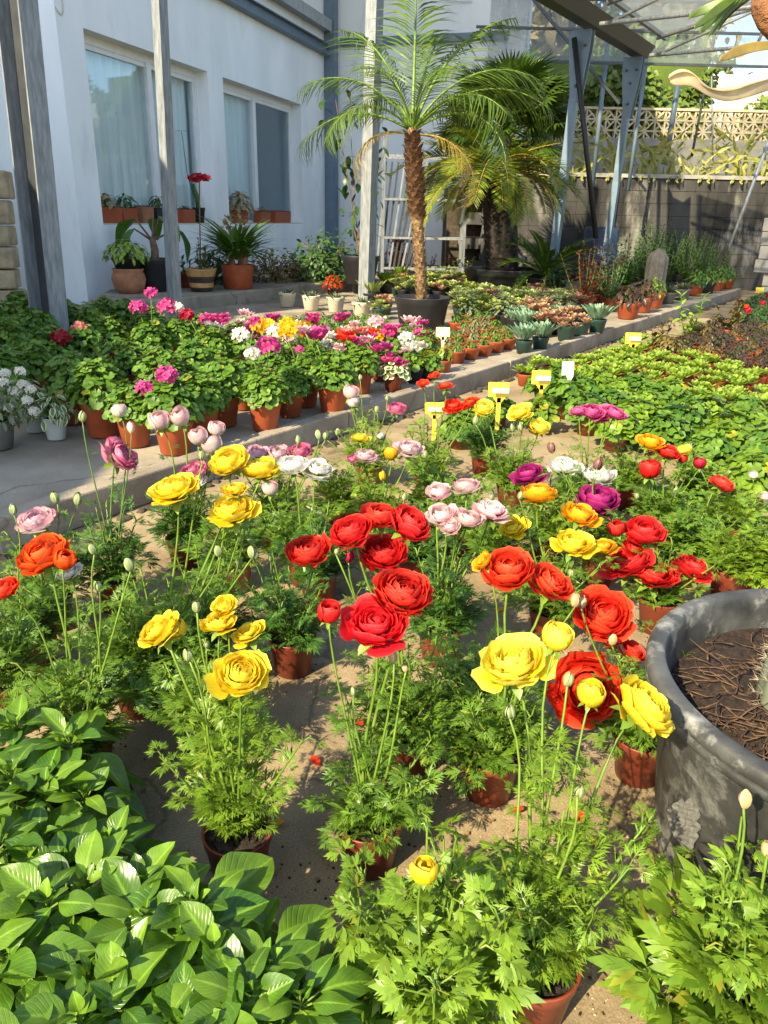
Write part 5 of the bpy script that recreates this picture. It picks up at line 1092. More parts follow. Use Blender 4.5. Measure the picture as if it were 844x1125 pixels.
# along the kerb further back
far = [((655, 366), 'chalk', 'blue-green upright succulent alone in a dark green pot at the kerb', 'pot_g', .085, .13), ((575, 388), 'chalk', 'blue-green succulent in the leftmost dark green pot at the kerb', 'pot_g', .07, .1), ((593, 384), 'chalk', 'blue-green succulent in the second dark green pot at the kerb', 'pot_g', .07, .1), ((621, 374), 'rosy', 'rosy rosette in a dark green pot left of the upright blue-green one', 'pot_g', .085, .13), ((637, 369), 'rosy', 'rosy rosette touching the kerb left of the upright blue-green one', 'pot_g', .085, .13),
 ((689, 350), 'purple', 'dark purple-leaved plant in a wide orange pot at the kerb', 'pot_o', .13, .17), ((705, 343), 'purple', 'second dark-leaved plant in an orange pot farther along the kerb', 'pot_o', .12, .17), ((718, 338), 'lime', 'yellow-green plant in a tall orange pot beside the grey cactus', 'pot_o', .12, .18), ((733, 333), 'hawf', 'grey plant in a tilted pale blue pot at the kerb', 'pot_grey', .11, .14), ((748, 329), 'hawf', 'blue cactus clump in a grey pot far along the kerb', 'pot_grey', .12, .14), ((763, 325), 'green', 'leafy plant in an orange pot near the far end of the kerb', 'pot_o', .11, .15), ((776, 322), 'green', 'leafy plant in a black pot near the far end of the kerb', 'pot_k', .12, .15), ((788, 319), 'green', 'leafy plant in the second last orange pot by the kerb end', 'pot_o', .11, .15), ((798, 317), 'green', 'leafy plant in the last pot by the kerb end', 'pot_o', .11, .15)]
for j, (bp, kd, lab, pk, r, h) in enumerate(far):
    fol = {'chalk': lambda: stick(j % 2, 'blue'), 'rosy': lambda: aeon(j % 3, 'redsuc'), 'purple': lambda: cached(('purp', j % 2), lambda: mound('plain', 130, .16, .22, .07, .15, j).mesh('foliage', [M['purple'], M['stem_dark']])), 'lime': lambda: cached('limeb', lambda: mound('plain', 110, .13, .2, .06, .16, 4).mesh('foliage', [M['fresh'], M['stem']])), 'hawf': lambda: hw(0), 'green': lambda: cached(('greenb', j % 2), lambda: mound('plain', 120, .15, .24, .06, .15, j).mesh('foliage', [M['plain'], M['stem']]))}[kd]()
    potted('potted_succulent' if kd in ('chalk', 'rosy', 'hawf') else 'potted_shrub', lab, 'potted plant', bp, TZ, fol, None, r, h, pk, sc=1.45 if kd == 'chalk' and j == 0 else 1.2 if kd in ('chalk', 'rosy') else 1.3 if kd == 'hawf' else 1.0)
# dark shrubs, red leaved plants and cacti behind the kerb row
def upright(var, n, h, L, mat, set_='plain', spread=.1):
    def mk():
        b = MB(); k = random.Random(var)
        for s in range(max(3, n//28)):
            az = s*2.4; top = np.array((math.cos(az)*spread*k.uniform(.3, 1.3), math.sin(az)*spread*k.uniform(.3, 1.3), h*k.uniform(.7, 1.05)))
            b.tube([(0, 0, .1), tuple(top*np.array((.6, .6, .55))), tuple(top)], [.008, .006, .003], 4, mi=1)
            for i in range(28):
                u = .25+.75*i/28; p = top*np.array((u, u, u)); b.inst(k.choice(LEAF[set_]), basis(dirv(i*2.4+k.random(), R_(k.uniform(0, 55)))), p, L*k.uniform(.7, 1.2)*(1.15-.5*u))
        return b.mesh('foliage', [M[mat], M['stem_dark']])
    return cached(('up', var, n, h, mat), mk)
for j, (bp, mt, h, lab, pk, r, n, L) in enumerate((
 ((590, 340), 'cactus', .45, 'spiky yellow-green cactus column in front of the big cycad tub', 'pot_k', .1, 84, .05), ((640, 345), 'redgrass', .72, 'tall dark red leafy plant left of the tall green cactus', 'pot', .11, 168, .07), ((652, 338), 'redgrass', .8, 'taller dark red plant in the middle of the back shrubs', 'pot', .12, 168, .07), ((668, 342), 'plain', .62, 'tall green upright plant behind the lone blue-green succulent', 'pot', .11, 140, .06), ((660, 335), 'bush', .55, 'glossy green bush in a red pot beside the dark red plants', 'pot', .13, 196, .07),
 ((610, 335), 'bush', .5, 'dark leafy shrub at the right end of the big tub', 'pot_k', .13, 168, .08), ((685, 330), 'plain', .8, 'loose green shrub beside the farther gusset post', 'pot_k', .14, 224, .08), ((705, 325), 'plain', .95, 'tall loose shrub left of the grey cactus', 'pot_k', .14, 224, .08), ((730, 322), 'plain', .85, 'pale green shrub behind the grey cactus', 'pot_k', .14, 224, .07), ((752, 318), 'fern', .85, 'airy shrub with a stake before the old block wall', 'pot_k', .14, 224, .06), ((768, 316), 'fern', .8, 'airy shrub left of the kerb end', 'pot_k', .14, 224, .06), ((785, 314), 'plain', .65, 'low airy shrub at the kerb end', 'pot_k', .14, 196, .06), ((740, 312), 'bush', .9, 'dark shrub against the old block wall', 'pot_k', .14, 224, .07), ((715, 312), 'plain', 1.0, 'big shrub against the left part of the old block wall', 'pot_k', .15, 224, .08), ((765, 307), 'plain', .9, 'shrub against the right part of the old block wall', 'pot_k', .15, 224, .07), ((660, 312), 'plain', 1.0, 'dense shrub behind the dark red plants', 'pot_k', .15, 224, .08), ((793, 308), 'plain', .75, 'small shrub near the concrete block stack', 'pot_k', .14, 196, .07),
 ((545, 312), 'bush', .35, 'dark leafy plant in front of the big cycad tub', 'pot_k', .12, 112, .07), ((510, 312), 'cactus', .42, 'spiny green branching plant left of the cycad tub', 'pot_k', .11, 112, .06), ((470, 308), 'redgrass', .42, 'dark red plant left behind the date palm', 'pot', .12, 140, .06), ((425, 305), 'redgrass', .45, 'dark red plant in a row left of the date palm', 'pot', .12, 140, .06), ((492, 305), 'redgrass', .4, 'dark red plant right behind the date palm', 'pot', .12, 140, .06), ((538, 318), 'bronze', .3, 'bronze rosette plant before the big tub', 'pot_k', .1, 84, .08), ((560, 322), 'purple', .28, 'small dark rosette before the big tub', 'pot_k', .1, 84, .08), ((520, 300), 'bush', .6, 'dark green shrub left of the cycad tub', 'pot_k', .12, 168, .08))):
    potted('potted_shrub', lab, 'potted plant', bp, TZ, upright(j, int(n*(1.9 if h > .55 else 1.3)), h, L*1.12, mt, 'plain', .27 if h > .6 else .15), None, r, .16, pk)
# grey column cactus, stakes
cq = at(716, 334, TZ); cc = thing('column_cactus', 'grey woolly column cactus among the shrubs along the kerb', 'cactus', cq); b = MB(); vs = []
M['grey_cactus'] = solid('grey_cactus', (.12, .11, .095), .9, noise=.3, scale=30, bump=.6)
for i in range(13):
    u = i/12; z = .68*u; rad = .13*(1-max(0, u-.8)**2*22) if u > .8 else .13
    for j in range(40): a = 2*math.pi*j/40; rr = max(.005, rad)*(1+.08*math.cos(a*10)); vs.append((rr*math.cos(a), rr*math.sin(a), z))
b.add(vs, [(i*40+j, i*40+(j+1) % 40, (i+1)*40+(j+1) % 40, (i+1)*40+j) for i in range(12) for j in range(40)]+[tuple(12*40+j for j in range(40))]); b.build('body', M['grey_cactus'], cc); add_pot(cc, .15, .16, 'pot_o')
for (x, y, tx, ty, lab) in ((776, 305, 786, 268, 'right garden stake among the airy shrubs'), (790, 310, 799, 275, 'thin stake near the kerb end shrubs')):
    p = at(x, y, TZ); q = atY(tx, ty, p.y); b = MB(); b.tube([(0, 0, 0), tuple(q-p)], .012, 6); o = b.build('stake', M['baluster']); o.location = p; tag(o, lab, 'stake')
# ------------------------------------------------------------------ palms
def frond(L, n, leafL, droop, lset='thin', vee=.5, width=1.0, seed=0, stalk=.18, taper_tip=.35, lw=1.0):
    """pinnate frond along +y from origin, arching down by droop; returns MB"""
    k = random.Random(seed); b = MB(); pts = []
    for i in range(13):
        u = i/12; a = -droop*u**1.3
        pts.append((u, a))
    P = [np.array((0, 0, 0.0))]; 
    for i in range(12):
        u = (i+.5)/12; ang = -droop*u**1.25; P.append(P[-1]+np.array((0, math.cos(ang), math.sin(ang)))*L/12)
    b.tube([tuple(p) for p in P], [L*.011*(1.1-.9*i/12) for i in range(13)], 5, mi=1)
    def pos(u):
        f = min(u, .999)*12; i = int(f); return P[i]+(P[i+1]-P[i])*(f-i), (P[i+1]-P[i])/np.linalg.norm(P[i+1]-P[i])
    for i in range(n):
        u = stalk+(1-stalk)*(i+.5)/n; p, d = pos(u); nrm = np.cross((1, 0, 0), d)
        for sg in (-1, 1):
            fl = leafL*(math.sin(math.pi*(.12+.80*(i+.5)/n))**.6)*k.uniform(.9, 1.1)
            dd = np.array((sg*1.0, 0, 0))+d*(.55+.7*u)+nrm*(vee+k.uniform(-.12, .12)); M0 = basis(dd, nrm+np.array((k.uniform(-.3, .3), 0, 0)))
            t = lset if isinstance(lset, tuple) else LEAF[lset][k.randint(0, 1)]
            b.inst(t, M0*np.array((lw, 1, 1)), p, fl)
    return b
def place_frond(root, mesh, base, az, el, roll=0.0, sc=1.0, mname='frond'):
    o = link(mname, mesh, root, base, sc=sc); d = dirv(az, el); Mx = basis(d); 
    M3 = Matrix([list(r) for r in Mx]) @ Matrix.Rotation(roll, 3, 'Y'); o.rotation_mode = 'QUATERNION'; o.rotation_quaternion = M3.to_quaternion(); return o
# date palm
dp = at(463, 362, TZ); DT = atY(453, 140, dp.y)-dp
palm = thing('date_palm', 'slender date palm with scaly trunk in a black pot on the terrace', 'palm', dp); add_pot(palm, .255, .30, 'pot_k', taper=.8)
M['trunk_lo'] = solid('palm_trunk', (.22, .125, .055), .9, noise=.45, scale=22, c2=(.36, .23, .11), bump=.5); M['trunk_hi'] = solid('palm_fibre', (.13, .06, .025), .95, noise=.5, scale=25, c2=(.26, .13, .06), bump=.6)
b = MB(); hT = DT.z; b.tube([(0, 0, .2), (DT.x*.2, 0, hT*.35), (DT.x*.6, 0, hT*.7), tuple(DT)], [.046, .038, .046, .040], 14)
k = random.Random(3)
for i in range(260):           # old leaf bases spiralling up the trunk
    u = i/260; z = .24+(hT*.98-.24)*u; hi = u > .52; a = i*2.39996; rr = (.040 if not hi else .047)*(1-.25*(u > .93)); d = np.array((math.cos(a), math.sin(a), 0)); c = np.array((DT.x*u, 0, z))+d*rr
    b.inst(lance(3, 1.0, -.25, .1, .35, 2, .3), basis(np.array((0, 0, 1))+d*(.28 if not hi else .5), d), c-np.array((0, 0, .03)), (.05 if not hi else .075), mi=1 if hi else 0)
b.build('trunk', [M['trunk_lo'], M['trunk_hi']], palm)
fr_t = lance(4, .045, .85, .15, .35, 1)
dfs = [frond(1.0, 34, .27, dr, fr_t, .35, seed=i, stalk=.2) for i, dr in enumerate((1.0, 1.5, 1.95))]; dfm = [f_.mesh('frond', [M['palm'], M['stem']]) for f_ in dfs]; dfy = dfs[2].mesh('frond', [M['palm_yel'], M['palm_yel']])
for i, (az, el, L, v) in enumerate(((3.1, 56, 1.15, 1), (2.9, 30, 1.15, 1), (2.3, 66, 1.45, 0), (1.5, 84, 1.6, 0), (.5, 68, 1.5, 0), (.1, 46, 1.3, 1), (-.45, 30, 1.2, 2), (-1.3, 62, .95, 1), (4.1, 66, .9, 1), (.8, 38, 1.2, 1), (2.0, 50, 1.1, 1), (3.7, 40, 1.0, 2), (-.2, 58, 1.25, 1), (-.75, 42, 1.1, 1), (1.2, 66, 1.5, 0))):
    place_frond(palm, dfm[v], DT-Vector((0, 0, .03)), az, R_(el), k.uniform(-.3, .3), L)
place_frond(palm, dfy, DT-Vector((0, 0, .06)), 3.35, R_(14), .2, .75)
place_frond(palm, dfy, DT-Vector((0, 0, .06)), -.35, R_(5), .2, .9)
b = MB()
for i in range(14): a = i*2.4; b.tube([tuple(DT-Vector((0, 0, .1))), tuple(DT+Vector((math.cos(a)*.06, math.sin(a)*.06, .16)))], [.016, .006], 5)
b.build('crown_shaft', M['stem'], palm)
# cycad in the big tub
cb = at(556, 318, TZ); cb = Vector((cb.x, min(cb.y, 11.2), TZ)); cb = atY(556, 318, 10.6); cb.z = TZ
tb = thing('palm_tub', 'wide black tub holding the cycad at the back of the terrace', 'plant pot', cb); add_pot(tb, .56, .38, 'pot_k', taper=.84, n=48)
CT = atY(540, 185, cb.y)-cb; c0 = atY(553, 290, cb.y)-cb
cyp = thing('cycad', 'big cycad with yellow-green fronds drooping around its thick dark trunk', 'palm', cb+Vector((0, 0, .34)))
M['cyc_trunk'] = solid('cycad_trunk', (.035, .027, .02), .95, noise=.4, scale=25, bump=.5); M['scale_pale'] = solid('trunk_scales', (.24, .22, .17), .9, noise=.4, scale=30)
b = MB(); o0 = Vector((c0.x, 0, 0)); o1 = CT-Vector((0, 0, .34)); b.tube([tuple(o0), tuple(o0.lerp(o1, .4)), tuple(o0.lerp(o1, .75)), tuple(o1)], [.21, .185, .15, .13], 16)
for i in range(330):
    u = i/330; a = i*2.39996; rr = .215-.085*u; d = np.array((math.cos(a), math.sin(a), 0)); c = np.array(tuple(o0.lerp(o1, u)))+d*rr
    b.inst(lance(2, .9, -.1, .1, .4, 2, .4), basis(np.array((0, 0, 1))+d*.9, d), c, .05 if u < .45 else .07, mi=1 if (u < .42 and k.random() < .6) else 0)
b.build('trunk', [M['cyc_trunk'], M['scale_pale']], cyp)
cft = lance(4, .11, .1, .2, .3, 1); cfs = [frond(1.0, 46, .17, dr, cft, .42, seed=9+i, stalk=.08) for i, dr in enumerate((1.2, 1.6, .8))]; cfm = [f_.mesh('frond', [M['cycad'], M['palm_yel']]) for f_ in cfs]
for i in range(44):
    az = i*2.39996; el = 2+38*((i*7) % 10)/10; place_frond(cyp, cfm[i % 2 if el < 30 else 2], o1-Vector((0, 0, .02)), az, R_(el), k.uniform(-.2, .2), k.uniform(1.15, 1.45))
# fan palm crown behind
fpb = atY(560, 320, 11.6); fpb.z = TZ; fp = thing('fan_palm', 'dense dark fan palm crown rising behind the cycad', 'palm', fpb); FT = atY(556, 150, 11.6)-fpb
b = MB(); b.tube([(0, 0, 0), tuple(FT*.5), tuple(FT)], [.14, .13, .12], 12); b.build('trunk', M['cyc_trunk'], fp)
def fan(seed):
    k = random.Random(seed); b = MB(); b.tube([(0, 0, 0), (0, .45, .04), (0, .8, 0)], [.012, .01, .008], 5, mi=1)
    for i in range(26):
        a = -2.1+4.2*i/25; b.inst(lance(4, .11, .25+.2*k.random(), .35, .35, 1), basis((math.sin(a), math.cos(a)*.95, -.12+.2*math.cos(a)), (0, -.2, 1)), (0, .8, 0), .42*k.uniform(.85, 1.1)*(1-.12*abs(a)/2.1))
    return b
fans = [fan(i).mesh('frond', [M['fan'], M['stem']]) for i in range(3)]
for i in range(112):
    az = i*2.39996; el = -22+108*((i*11) % 112)/112; place_frond(fp, fans[i % 3], FT+Vector((0, 0, k.uniform(-.1, .15))), az, R_(el), k.uniform(-.5, .5), k.uniform(.62, .95))
# low cycad to the right
lc = atY(600, 285, 10.2); root = thing('cycad', 'low dark green cycad with arching fronds right of the thick trunk', 'palm', (lc.x, 10.2, TZ)); add_pot(root, .22, .3, 'pot_k')
dcm = cfs[2].mesh('frond', [M['fan'], M['stem']]); dcm2 = cfs[0].mesh('frond', [M['fan'], M['stem']])
for i in range(22): place_frond(root, dcm if i % 2 else dcm2, (0, 0, .32), i*2.39996, R_(18+55*((i*7) % 10)/10), k.uniform(-.3, .3), k.uniform(.7, .95))
# ------------------------------------------------------------------ plants by the house wall
PZ = .25
def onplinth(px, py): return at(px, py, PZ)
B = onplinth(143, 322); root = thing('potted_ivy', 'terracotta urn with a black liner of yellow-green trailing leaves below the first window', 'potted plant', B)
b = MB(); b.lathe([(.001, 0), (.12, 0), (.165, .06), (.185, .15), (.17, .21), (.155, .225), (.172, .25), (.165, .265), (.15, .26)], 32, wob=.01); b.build('urn', M['pot_terra'], root)
o = link('liner', pot_mesh(.165, .12, 'pot_k'), root, (0, 0, .25)); link('foliage', cached('urnf', lambda: mound('plain', 210, .24, .2, .08, .36, 5, droop=.3).mesh('foliage', [M['fresh'], M['stem']])), root)
def big_leaf_plant():
    b = MB(); k = random.Random(4); b.tube([(0, 0, .2), (.02, 0, .45), (.0, 0, .58)], [.05, .045, .035], 8, mi=1)
    for (az, el, L, pl) in ((2.4, 48, .42, .3), (.2, 22, .36, .32), (3.6, 30, .34, .25), (-1.0, 58, .36, .3), (1.3, 50, .3, .3)):
        d = np.array(dirv(az, R_(el))); p = np.array((0, 0, .55)); q = p+d*pl; b.tube([p, q], [.014, .009], 5, mi=1); b.inst(LEAF['pepper'][1], basis(dirv(az, R_(el-75)), dirv(az, R_(15)) if el > 40 else (0, 0, 1)), q, L)
    return b.mesh('foliage', [M['plain'], M['bark']])
potted('potted_elephant_ear', 'elephant ear with one huge green leaf in a black pot by the first window', 'potted plant', None, 0, big_leaf_plant(), None, .2, .36, 'pot_k', pos=onplinth(172, 320), rz=.4)
B = onplinth(222, 320); root = thing('potted_flower', 'dark pink flower on a tall bare stalk in a brown and tan striped bowl', 'potted flower', B)
M['glaze_tan'] = solid('tan_glaze', (.44, .25, .09), .4, noise=.25, scale=12); M['glaze_dark'] = solid('dark_glaze', (.05, .035, .035), .35, noise=.3)
b = MB(); b.lathe([(.001, 0), (.12, 0), (.135, .05)], 32); b.lathe([(.14, .1), (.158, .17)], 32); b.build('bowl', M['glaze_dark'], root)
b = MB(); b.lathe([(.135, .05), (.14, .1)], 32); b.lathe([(.158, .17), (.175, .235), (.185, .25), (.172, .253), (.16, .22)], 32); b.build('stripe', M['glaze_tan'], root); link('soil', soil_mesh(.158, .22), root)
link('foliage', upright(77, 56, .62, .07, 'bronze', 'plain', .07), root); top = atY(219, 196, B.y)-B
b = MB(); b.tube([(0, 0, .22), (top.x*.5, 0, top.z*.6), tuple(top)], .007, 5); b.build('stem', M['bark'], root)
o = link('flower', cluster_mesh('ball', 1, 'crimson'), root, top, sc=.13); o.scale = (.14, .14, .07)
def pony():
    b = MB(); k = random.Random(6)
    for (x, y, t) in ((-.05, 0, .62), (.03, .03, .7), (.07, -.02, .6)): b.tube([(x, y, .2), (x*1.6, y, .42), (x*3.2, y*2, t)], [.045, .035, .026], 7, mi=1)
    for i in range(170):
        az = i*2.39996; el = R_(k.uniform(20, 75)); b.inst(LEAF['thin'][2], basis(dirv(az, el)), (math.cos(az)*.08, math.sin(az)*.08, .36+k.uniform(-.05, .1)), k.uniform(.36, .6))
    for i in range(60): az = i*2.4; b.inst(LEAF['plain'][i % 3], basis(dirv(az, R_(k.uniform(0, 60)))), (-.02+k.uniform(-.13, .13), k.uniform(-.1, .1), .68+k.uniform(-.02, .14)), .09, mi=2)
    return b.mesh('foliage', [M['plain'], M['pot_terra'], M['dead']])
potted('potted_ponytail_palm', 'ponytail plant with grassy leaves and cut pale branches in an orange pot', 'potted plant', None, 0, pony(), None, .19, .28, 'pot_o', lip=False, taper=.9, pos=onplinth(262, 317), rz=0)
def shrubmass(name, label, px, py, rad, h, n, L, mat, z=PZ, sx=1.0):
    B = at(px, py, z); k = random.Random(px); root = thing(name, label, 'shrub', B); b = MB()
    for i in range(n):
        az = k.uniform(0, 6.28); r = rad*math.sqrt(k.random()); z_ = h*k.random()*(1-.5*(r/rad)**2)*(1+.2*math.sin(az*3)); p = (r*math.cos(az)*sx, r*math.sin(az), z_)
        b.inst(k.choice(LEAF['plain']), basis(dirv(az+k.uniform(-1, 1), R_(k.uniform(-50, 40))), (math.cos(az)*.6, math.sin(az)*.6-.3, 1)), p, L*k.uniform(.6, 1.2))
    b.build('foliage', M[mat], root); b = MB()
    for i in range(7): a = i*.9; b.tube([(0, 0, 0), (math.cos(a)*rad*.4, math.sin(a)*rad*.4, h*.5), (math.cos(a)*rad*.7, math.sin(a)*rad*.7, h*.8)], [.012, .008, .004], 5)
    b.build('stem', M['bark'], root)
shrubmass('shrub', 'dense dark green shrub against the house wall below the far window end', 358, 308, .48, .62, 1300, .09, 'bush')
shrubmass('shrub', 'reddish-brown low shrub between the ponytail plant and the dense shrub', 302, 309, .36, .42, 600, .08, 'bronze')
shrubmass('shrub', 'small dark shrub behind the striped bowl', 236, 312, .26, .45, 380, .09, 'bush')
def tall_climb():
    b = MB(); k = random.Random(12); 
    for s in range(4):
        pts = [(0, 0, .25)]; az = s*1.6+2.2
        for i in range(8): pts.append((pts[-1][0]+math.cos(az)*.07*k.uniform(.2, 1.2), pts[-1][1]+math.sin(az)*.05, pts[-1][2]+.26*(1-.08*s)))
        b.tube(pts, [.012-.0012*i for i in range(9)], 5, mi=1)
        for i in range(26):
            q = k.randint(2, 8); p = np.array(pts[q])+np.array((k.uniform(-.2, .1), k.uniform(-.1, .1), k.uniform(-.1, .1))); b.inst(LEAF['plain'][k.randint(0, 2)], basis(dirv(k.uniform(0, 6.3), R_(k.uniform(-70, 0)))), p, k.uniform(.1, .17))
    return b.mesh('foliage', [M['bush'], M['bark']])
potted('potted_climber', 'tall lanky climber with drooping dark leaves in a black pot by the steel post', 'potted plant', None, 0, tall_climb(), None, .25, .36, 'pot_k', pos=at(396, 312, PZ), rz=0)
potted('potted_dracaena', 'spiky reddish dracaena in an orange pot before the metal rack', 'potted plant', (437, 292), PZ, cached('drac', lambda: rosette('thin', 44, .5, .25, 85, 15, 2).mesh('foliage', [M['redgrass']])), None, .17, .24, 'pot_o')
potted('potted_shrub', 'low green plant in a red pot behind the slim post foot', 'potted plant', None, 0, upright(91, 84, .35, .09, 'bush'), None, .12, .18, 'pot', pos=onplinth(205, 316))
# window sill planters
def onsill(w_s, n_=-.085): return Vector(hp(w_s, n_, SILL+.018))
def trough(nm, lab, s_, L, wd, h, mat, fol=None, rz=None, fs=1.0):
    root = thing(nm, lab, 'potted plant', onsill(s_), -HA); b = MB(); b.box((0, 0, h/2), (wd*.9, L, h), taper=1.06); o = b.build('planter', M[mat], root, False); bm = o.modifiers.new('bevel', 'BEVEL'); bm.width = .006; bm.segments = 2
    b = MB(); b.box((0, 0, h+.002), (wd*.84, L*.94, .02)); b.build('soil', M['soil'], root, False)
    if fol: link('foliage', fol, root, (0, 0, h-.09), sc=fs)
sill_f = lambda v, m: cached(('sillf', v, m), lambda: mound('plain', 40, .1, .1, .06, .09, v).mesh('foliage', [M[m], M['stem']]))
trough('sill_planter', 'long orange planter of straggly leaves at the near end of the first sill', .62, .42, .14, .17, 'pot_o', sill_f(0, 'dead'), fs=1.3)
trough('sill_planter', 'second orange planter on the first sill, next to the longest one', 1.0, .28, .14, .17, 'pot_o', sill_f(1, 'bush'), fs=1.3)
trough('sill_planter', 'two-tone brown clay planter in the middle of the first sill', 1.37, .24, .14, .19, 'pot_terra')
trough('sill_planter', 'black planter with a leafy sprig on the first sill', 1.72, .3, .14, .17, 'pot_k', sill_f(2, 'bush'), fs=1.3)
trough('sill_planter', 'orange planter with small aloe right of the slim post on the first sill', 2.35, .3, .14, .17, 'pot_o', hw(0), fs=.8)
root = thing('potted_cactus', 'black pot with a tall green cactus stem at the far end of the first sill', 'potted plant', onsill(2.72)); add_pot(root, .085, .2, 'pot_k'); b = MB(); b.tube([(0, 0, .15), (-.02, 0, .35), (-.06, 0, .5)], [.03, .034, .02], 8); b.build('cactus_stem', M['plain'], root)
b = MB(); b.tube([(0, 0, .15), (-.12, -.03, .6), (-.16, -.04, 1.15)], .005, 4); b.inst(LEAF['plain'][0], basis((-1, 0, .1)), (-.16, -.04, 1.15), .1); b.inst(LEAF['plain'][0], basis((1, 0, .1)), (-.16, -.04, 1.15), .1); b.build('stem', M['dark_steel'], root)
trough('sill_planter', 'orange planter with a dried plant at the near end of the second sill', 3.95, .3, .14, .17, 'pot_o', cached('dryf', lambda: mound('plain', 90, .17, .22, .09, .09, 4).mesh('foliage', [M['dead'], M['stem']])), fs=1.2)
trough('sill_planter', 'orange planter in the middle of the second sill', 4.75, .36, .14, .17, 'pot_o', sill_f(3, 'dead'), fs=.9)
trough('sill_planter', 'long bare orange planter at the far end of the second sill', 5.45, .62, .14, .18, 'pot_o')
# metal rack leaning at the wing wall
rk0 = atY(420, 292, 12.6); rk = thing('metal_rack', 'grey steel rack with perforated trays stacked upright behind the date palm', 'rack', (rk0.x, 12.6, PZ))
b = MB(); W_ = 1.25; Hh = 1.75
for x in (0, W_*.5, W_):
    for y in (0, .4): b.bar((x, y, 0), (x, y, Hh+(.25 if x == 0 else 0)), .045, .045)
for z in (.1, .55, 1.1, 1.7):
    for y in (0, .4): b.bar((0, y, z), (W_, y, z), .035, .035)
    for x in (0, W_): b.bar((x, 0, z), (x, .4, z), .035, .035)
b.build('frame', M['galv_dark'], rk, False)
for j in range(9):
    b = MB(); x0 = .06+j*.065; lean = .12+.03*j
    for q in range(14): b.bar((x0+lean*q/14*1.0-.15, .05+.0*j, .1+q*.11), (x0+lean*q/14-.15, .33, .1+q*.11), .014, .03)
    for y in (.05, .19, .33): b.bar((x0-.15, y, .05), (x0+lean-.15, y, 1.62), .02, .03)
    b.build('tray', M['dark_steel' if j % 3 else 'galv_dark'], rk, False)
root = thing('blue_barrel', 'dark blue plastic barrel behind the farther gusset post', 'barrel', atY(662, 248, 12.9)); root.location.z = .3
M['barrel'] = solid('barrel_plastic', (.03, .045, .09), .45, noise=.2); b = MB(); b.lathe([(.001, 0), (.24, 0), (.27, .05), (.27, .4), (.285, .42), (.27, .44), (.27, .85), (.25, .9), (.001, .9)], 28); b.build('barrel_body', M['barrel'], root)
root.location.z = .115
# flat jointed cacti along the wall top
def flatcac(var):
    b = MB(); k = random.Random(var*3+1)
    for s in range(13):
        p = np.array((k.uniform(-.25, .25), k.uniform(-.1, .1), 0.)); az = k.choice((0, math.pi))+k.uniform(-.5, .5); el = k.uniform(.9, 1.65)
        for j in range(3):
            d = np.array(dirv(az, el)); L = k.uniform(.16, .36); b.inst(lance(7, k.uniform(.12, .19), k.uniform(-.35, .4), .3, .6, 2, .3, wave=.35), basis(d, (k.uniform(-.3, .3), -1, .3)), p, L); p = p+d*L*.95; el -= k.uniform(.2, .75); az += k.uniform(-.3, .3)
    return b
for i in range(11):
    x = 2.6+i*.56; root = thing('flat_cactus', 'yellow-green jointed flat cactus sprawling along the top of the old block wall', 'cactus', (x+rng.uniform(-.1, .1), WY+.12, 1.76), 0, 'flat cacti along the wall top')
    f_ = cached(('fc', i % 4), lambda: flatcac(i % 4).mesh('stem', [M['cactus']])); o = link('stem', f_, root, (0, 0, -.03), sc=rng.uniform(1.0, 1.5)); o.rotation_euler.z = 0 if i % 2 else math.pi
    link('leaf_litter', cached('fcl', lambda: mound('plain', 40, .22, .12, .09, .0, 2, stalks=False).mesh('leaf_litter', [M['cactus']])), root, sc=1.0)
# ------------------------------------------------------------------ beds to the right of the path
lg = lambda v: cached(('lgb', v), lambda: multi([(rosette('spoon', 16, .06, 0, 70, 2, v*5+q), (math.cos(q*2.2)*.045*(q > 0), math.sin(q*2.2)*.045*(q > 0), .095+.012*(q % 2)), 1.0) for q in range(5)]).mesh('foliage', [M['fresh']]))
n_fresh = grid([(565, 425), (700, 384), (760, 398), (846, 425), (846, 486), (760, 462), (640, 436)], 0, .20, .19, (.02, .03))
for i, p in enumerate(n_fresh):
    q = p+Vector((rng.uniform(-.015, .015), rng.uniform(-.015, .015), 0))
    potted('potted_bedding_plant', 'light green bedding plant in a small orange pot in the sunlit rows', 'bedding plant', None, 0, lg(i % 5), None, .06, .085, 'pot_o', group='light green bedding plants in sunlit rows', pos=q, sc=rng.uniform(.95, 1.25))
gb = lambda v: cached(('gbed', v), lambda: mound('geran', 100, .13, .13, .06, .09, v+9, jitter=.5).mesh('foliage', [M['geran' if v % 3 else 'fern_light'], M['stem']]))
for i, p in enumerate(grid([(560, 440), (640, 436), (770, 464), (846, 490), (846, 575), (770, 545), (700, 505), (640, 478)], 0, .235, .235, (.0, .1))):
    q = p+Vector((rng.uniform(-.02, .02), rng.uniform(-.02, .02), 0))
    potted('potted_geranium', 'flowerless broad-leaved geranium in the bed behind the ranunculus', 'bedding plant', None, 0, gb(i % 5), None, .065, .09, 'pot', group='flowerless geraniums in the bed behind the ranunculus', pos=q)
for i, (x, y) in enumerate(((520, 478), (545, 470), (505, 492), (590, 475))):
    potted('potted_geranium', ('small dark geranium left of the plant labels', 'small dark geranium under the yellow labels', 'small dark geranium by the kerb path', 'small dark geranium below the white label')[i], 'bedding plant', (x, y), 0, gb(i), None, .06, .085, 'pot', sc=.85)
pu = lambda v: cached(('pub', v), lambda: mound('plain', 230, .16, .2, .055, .11, v+3, jitter=.6).mesh('foliage', [M['purple'] if v != 1 else M['bronze'], M['stem_dark']]))
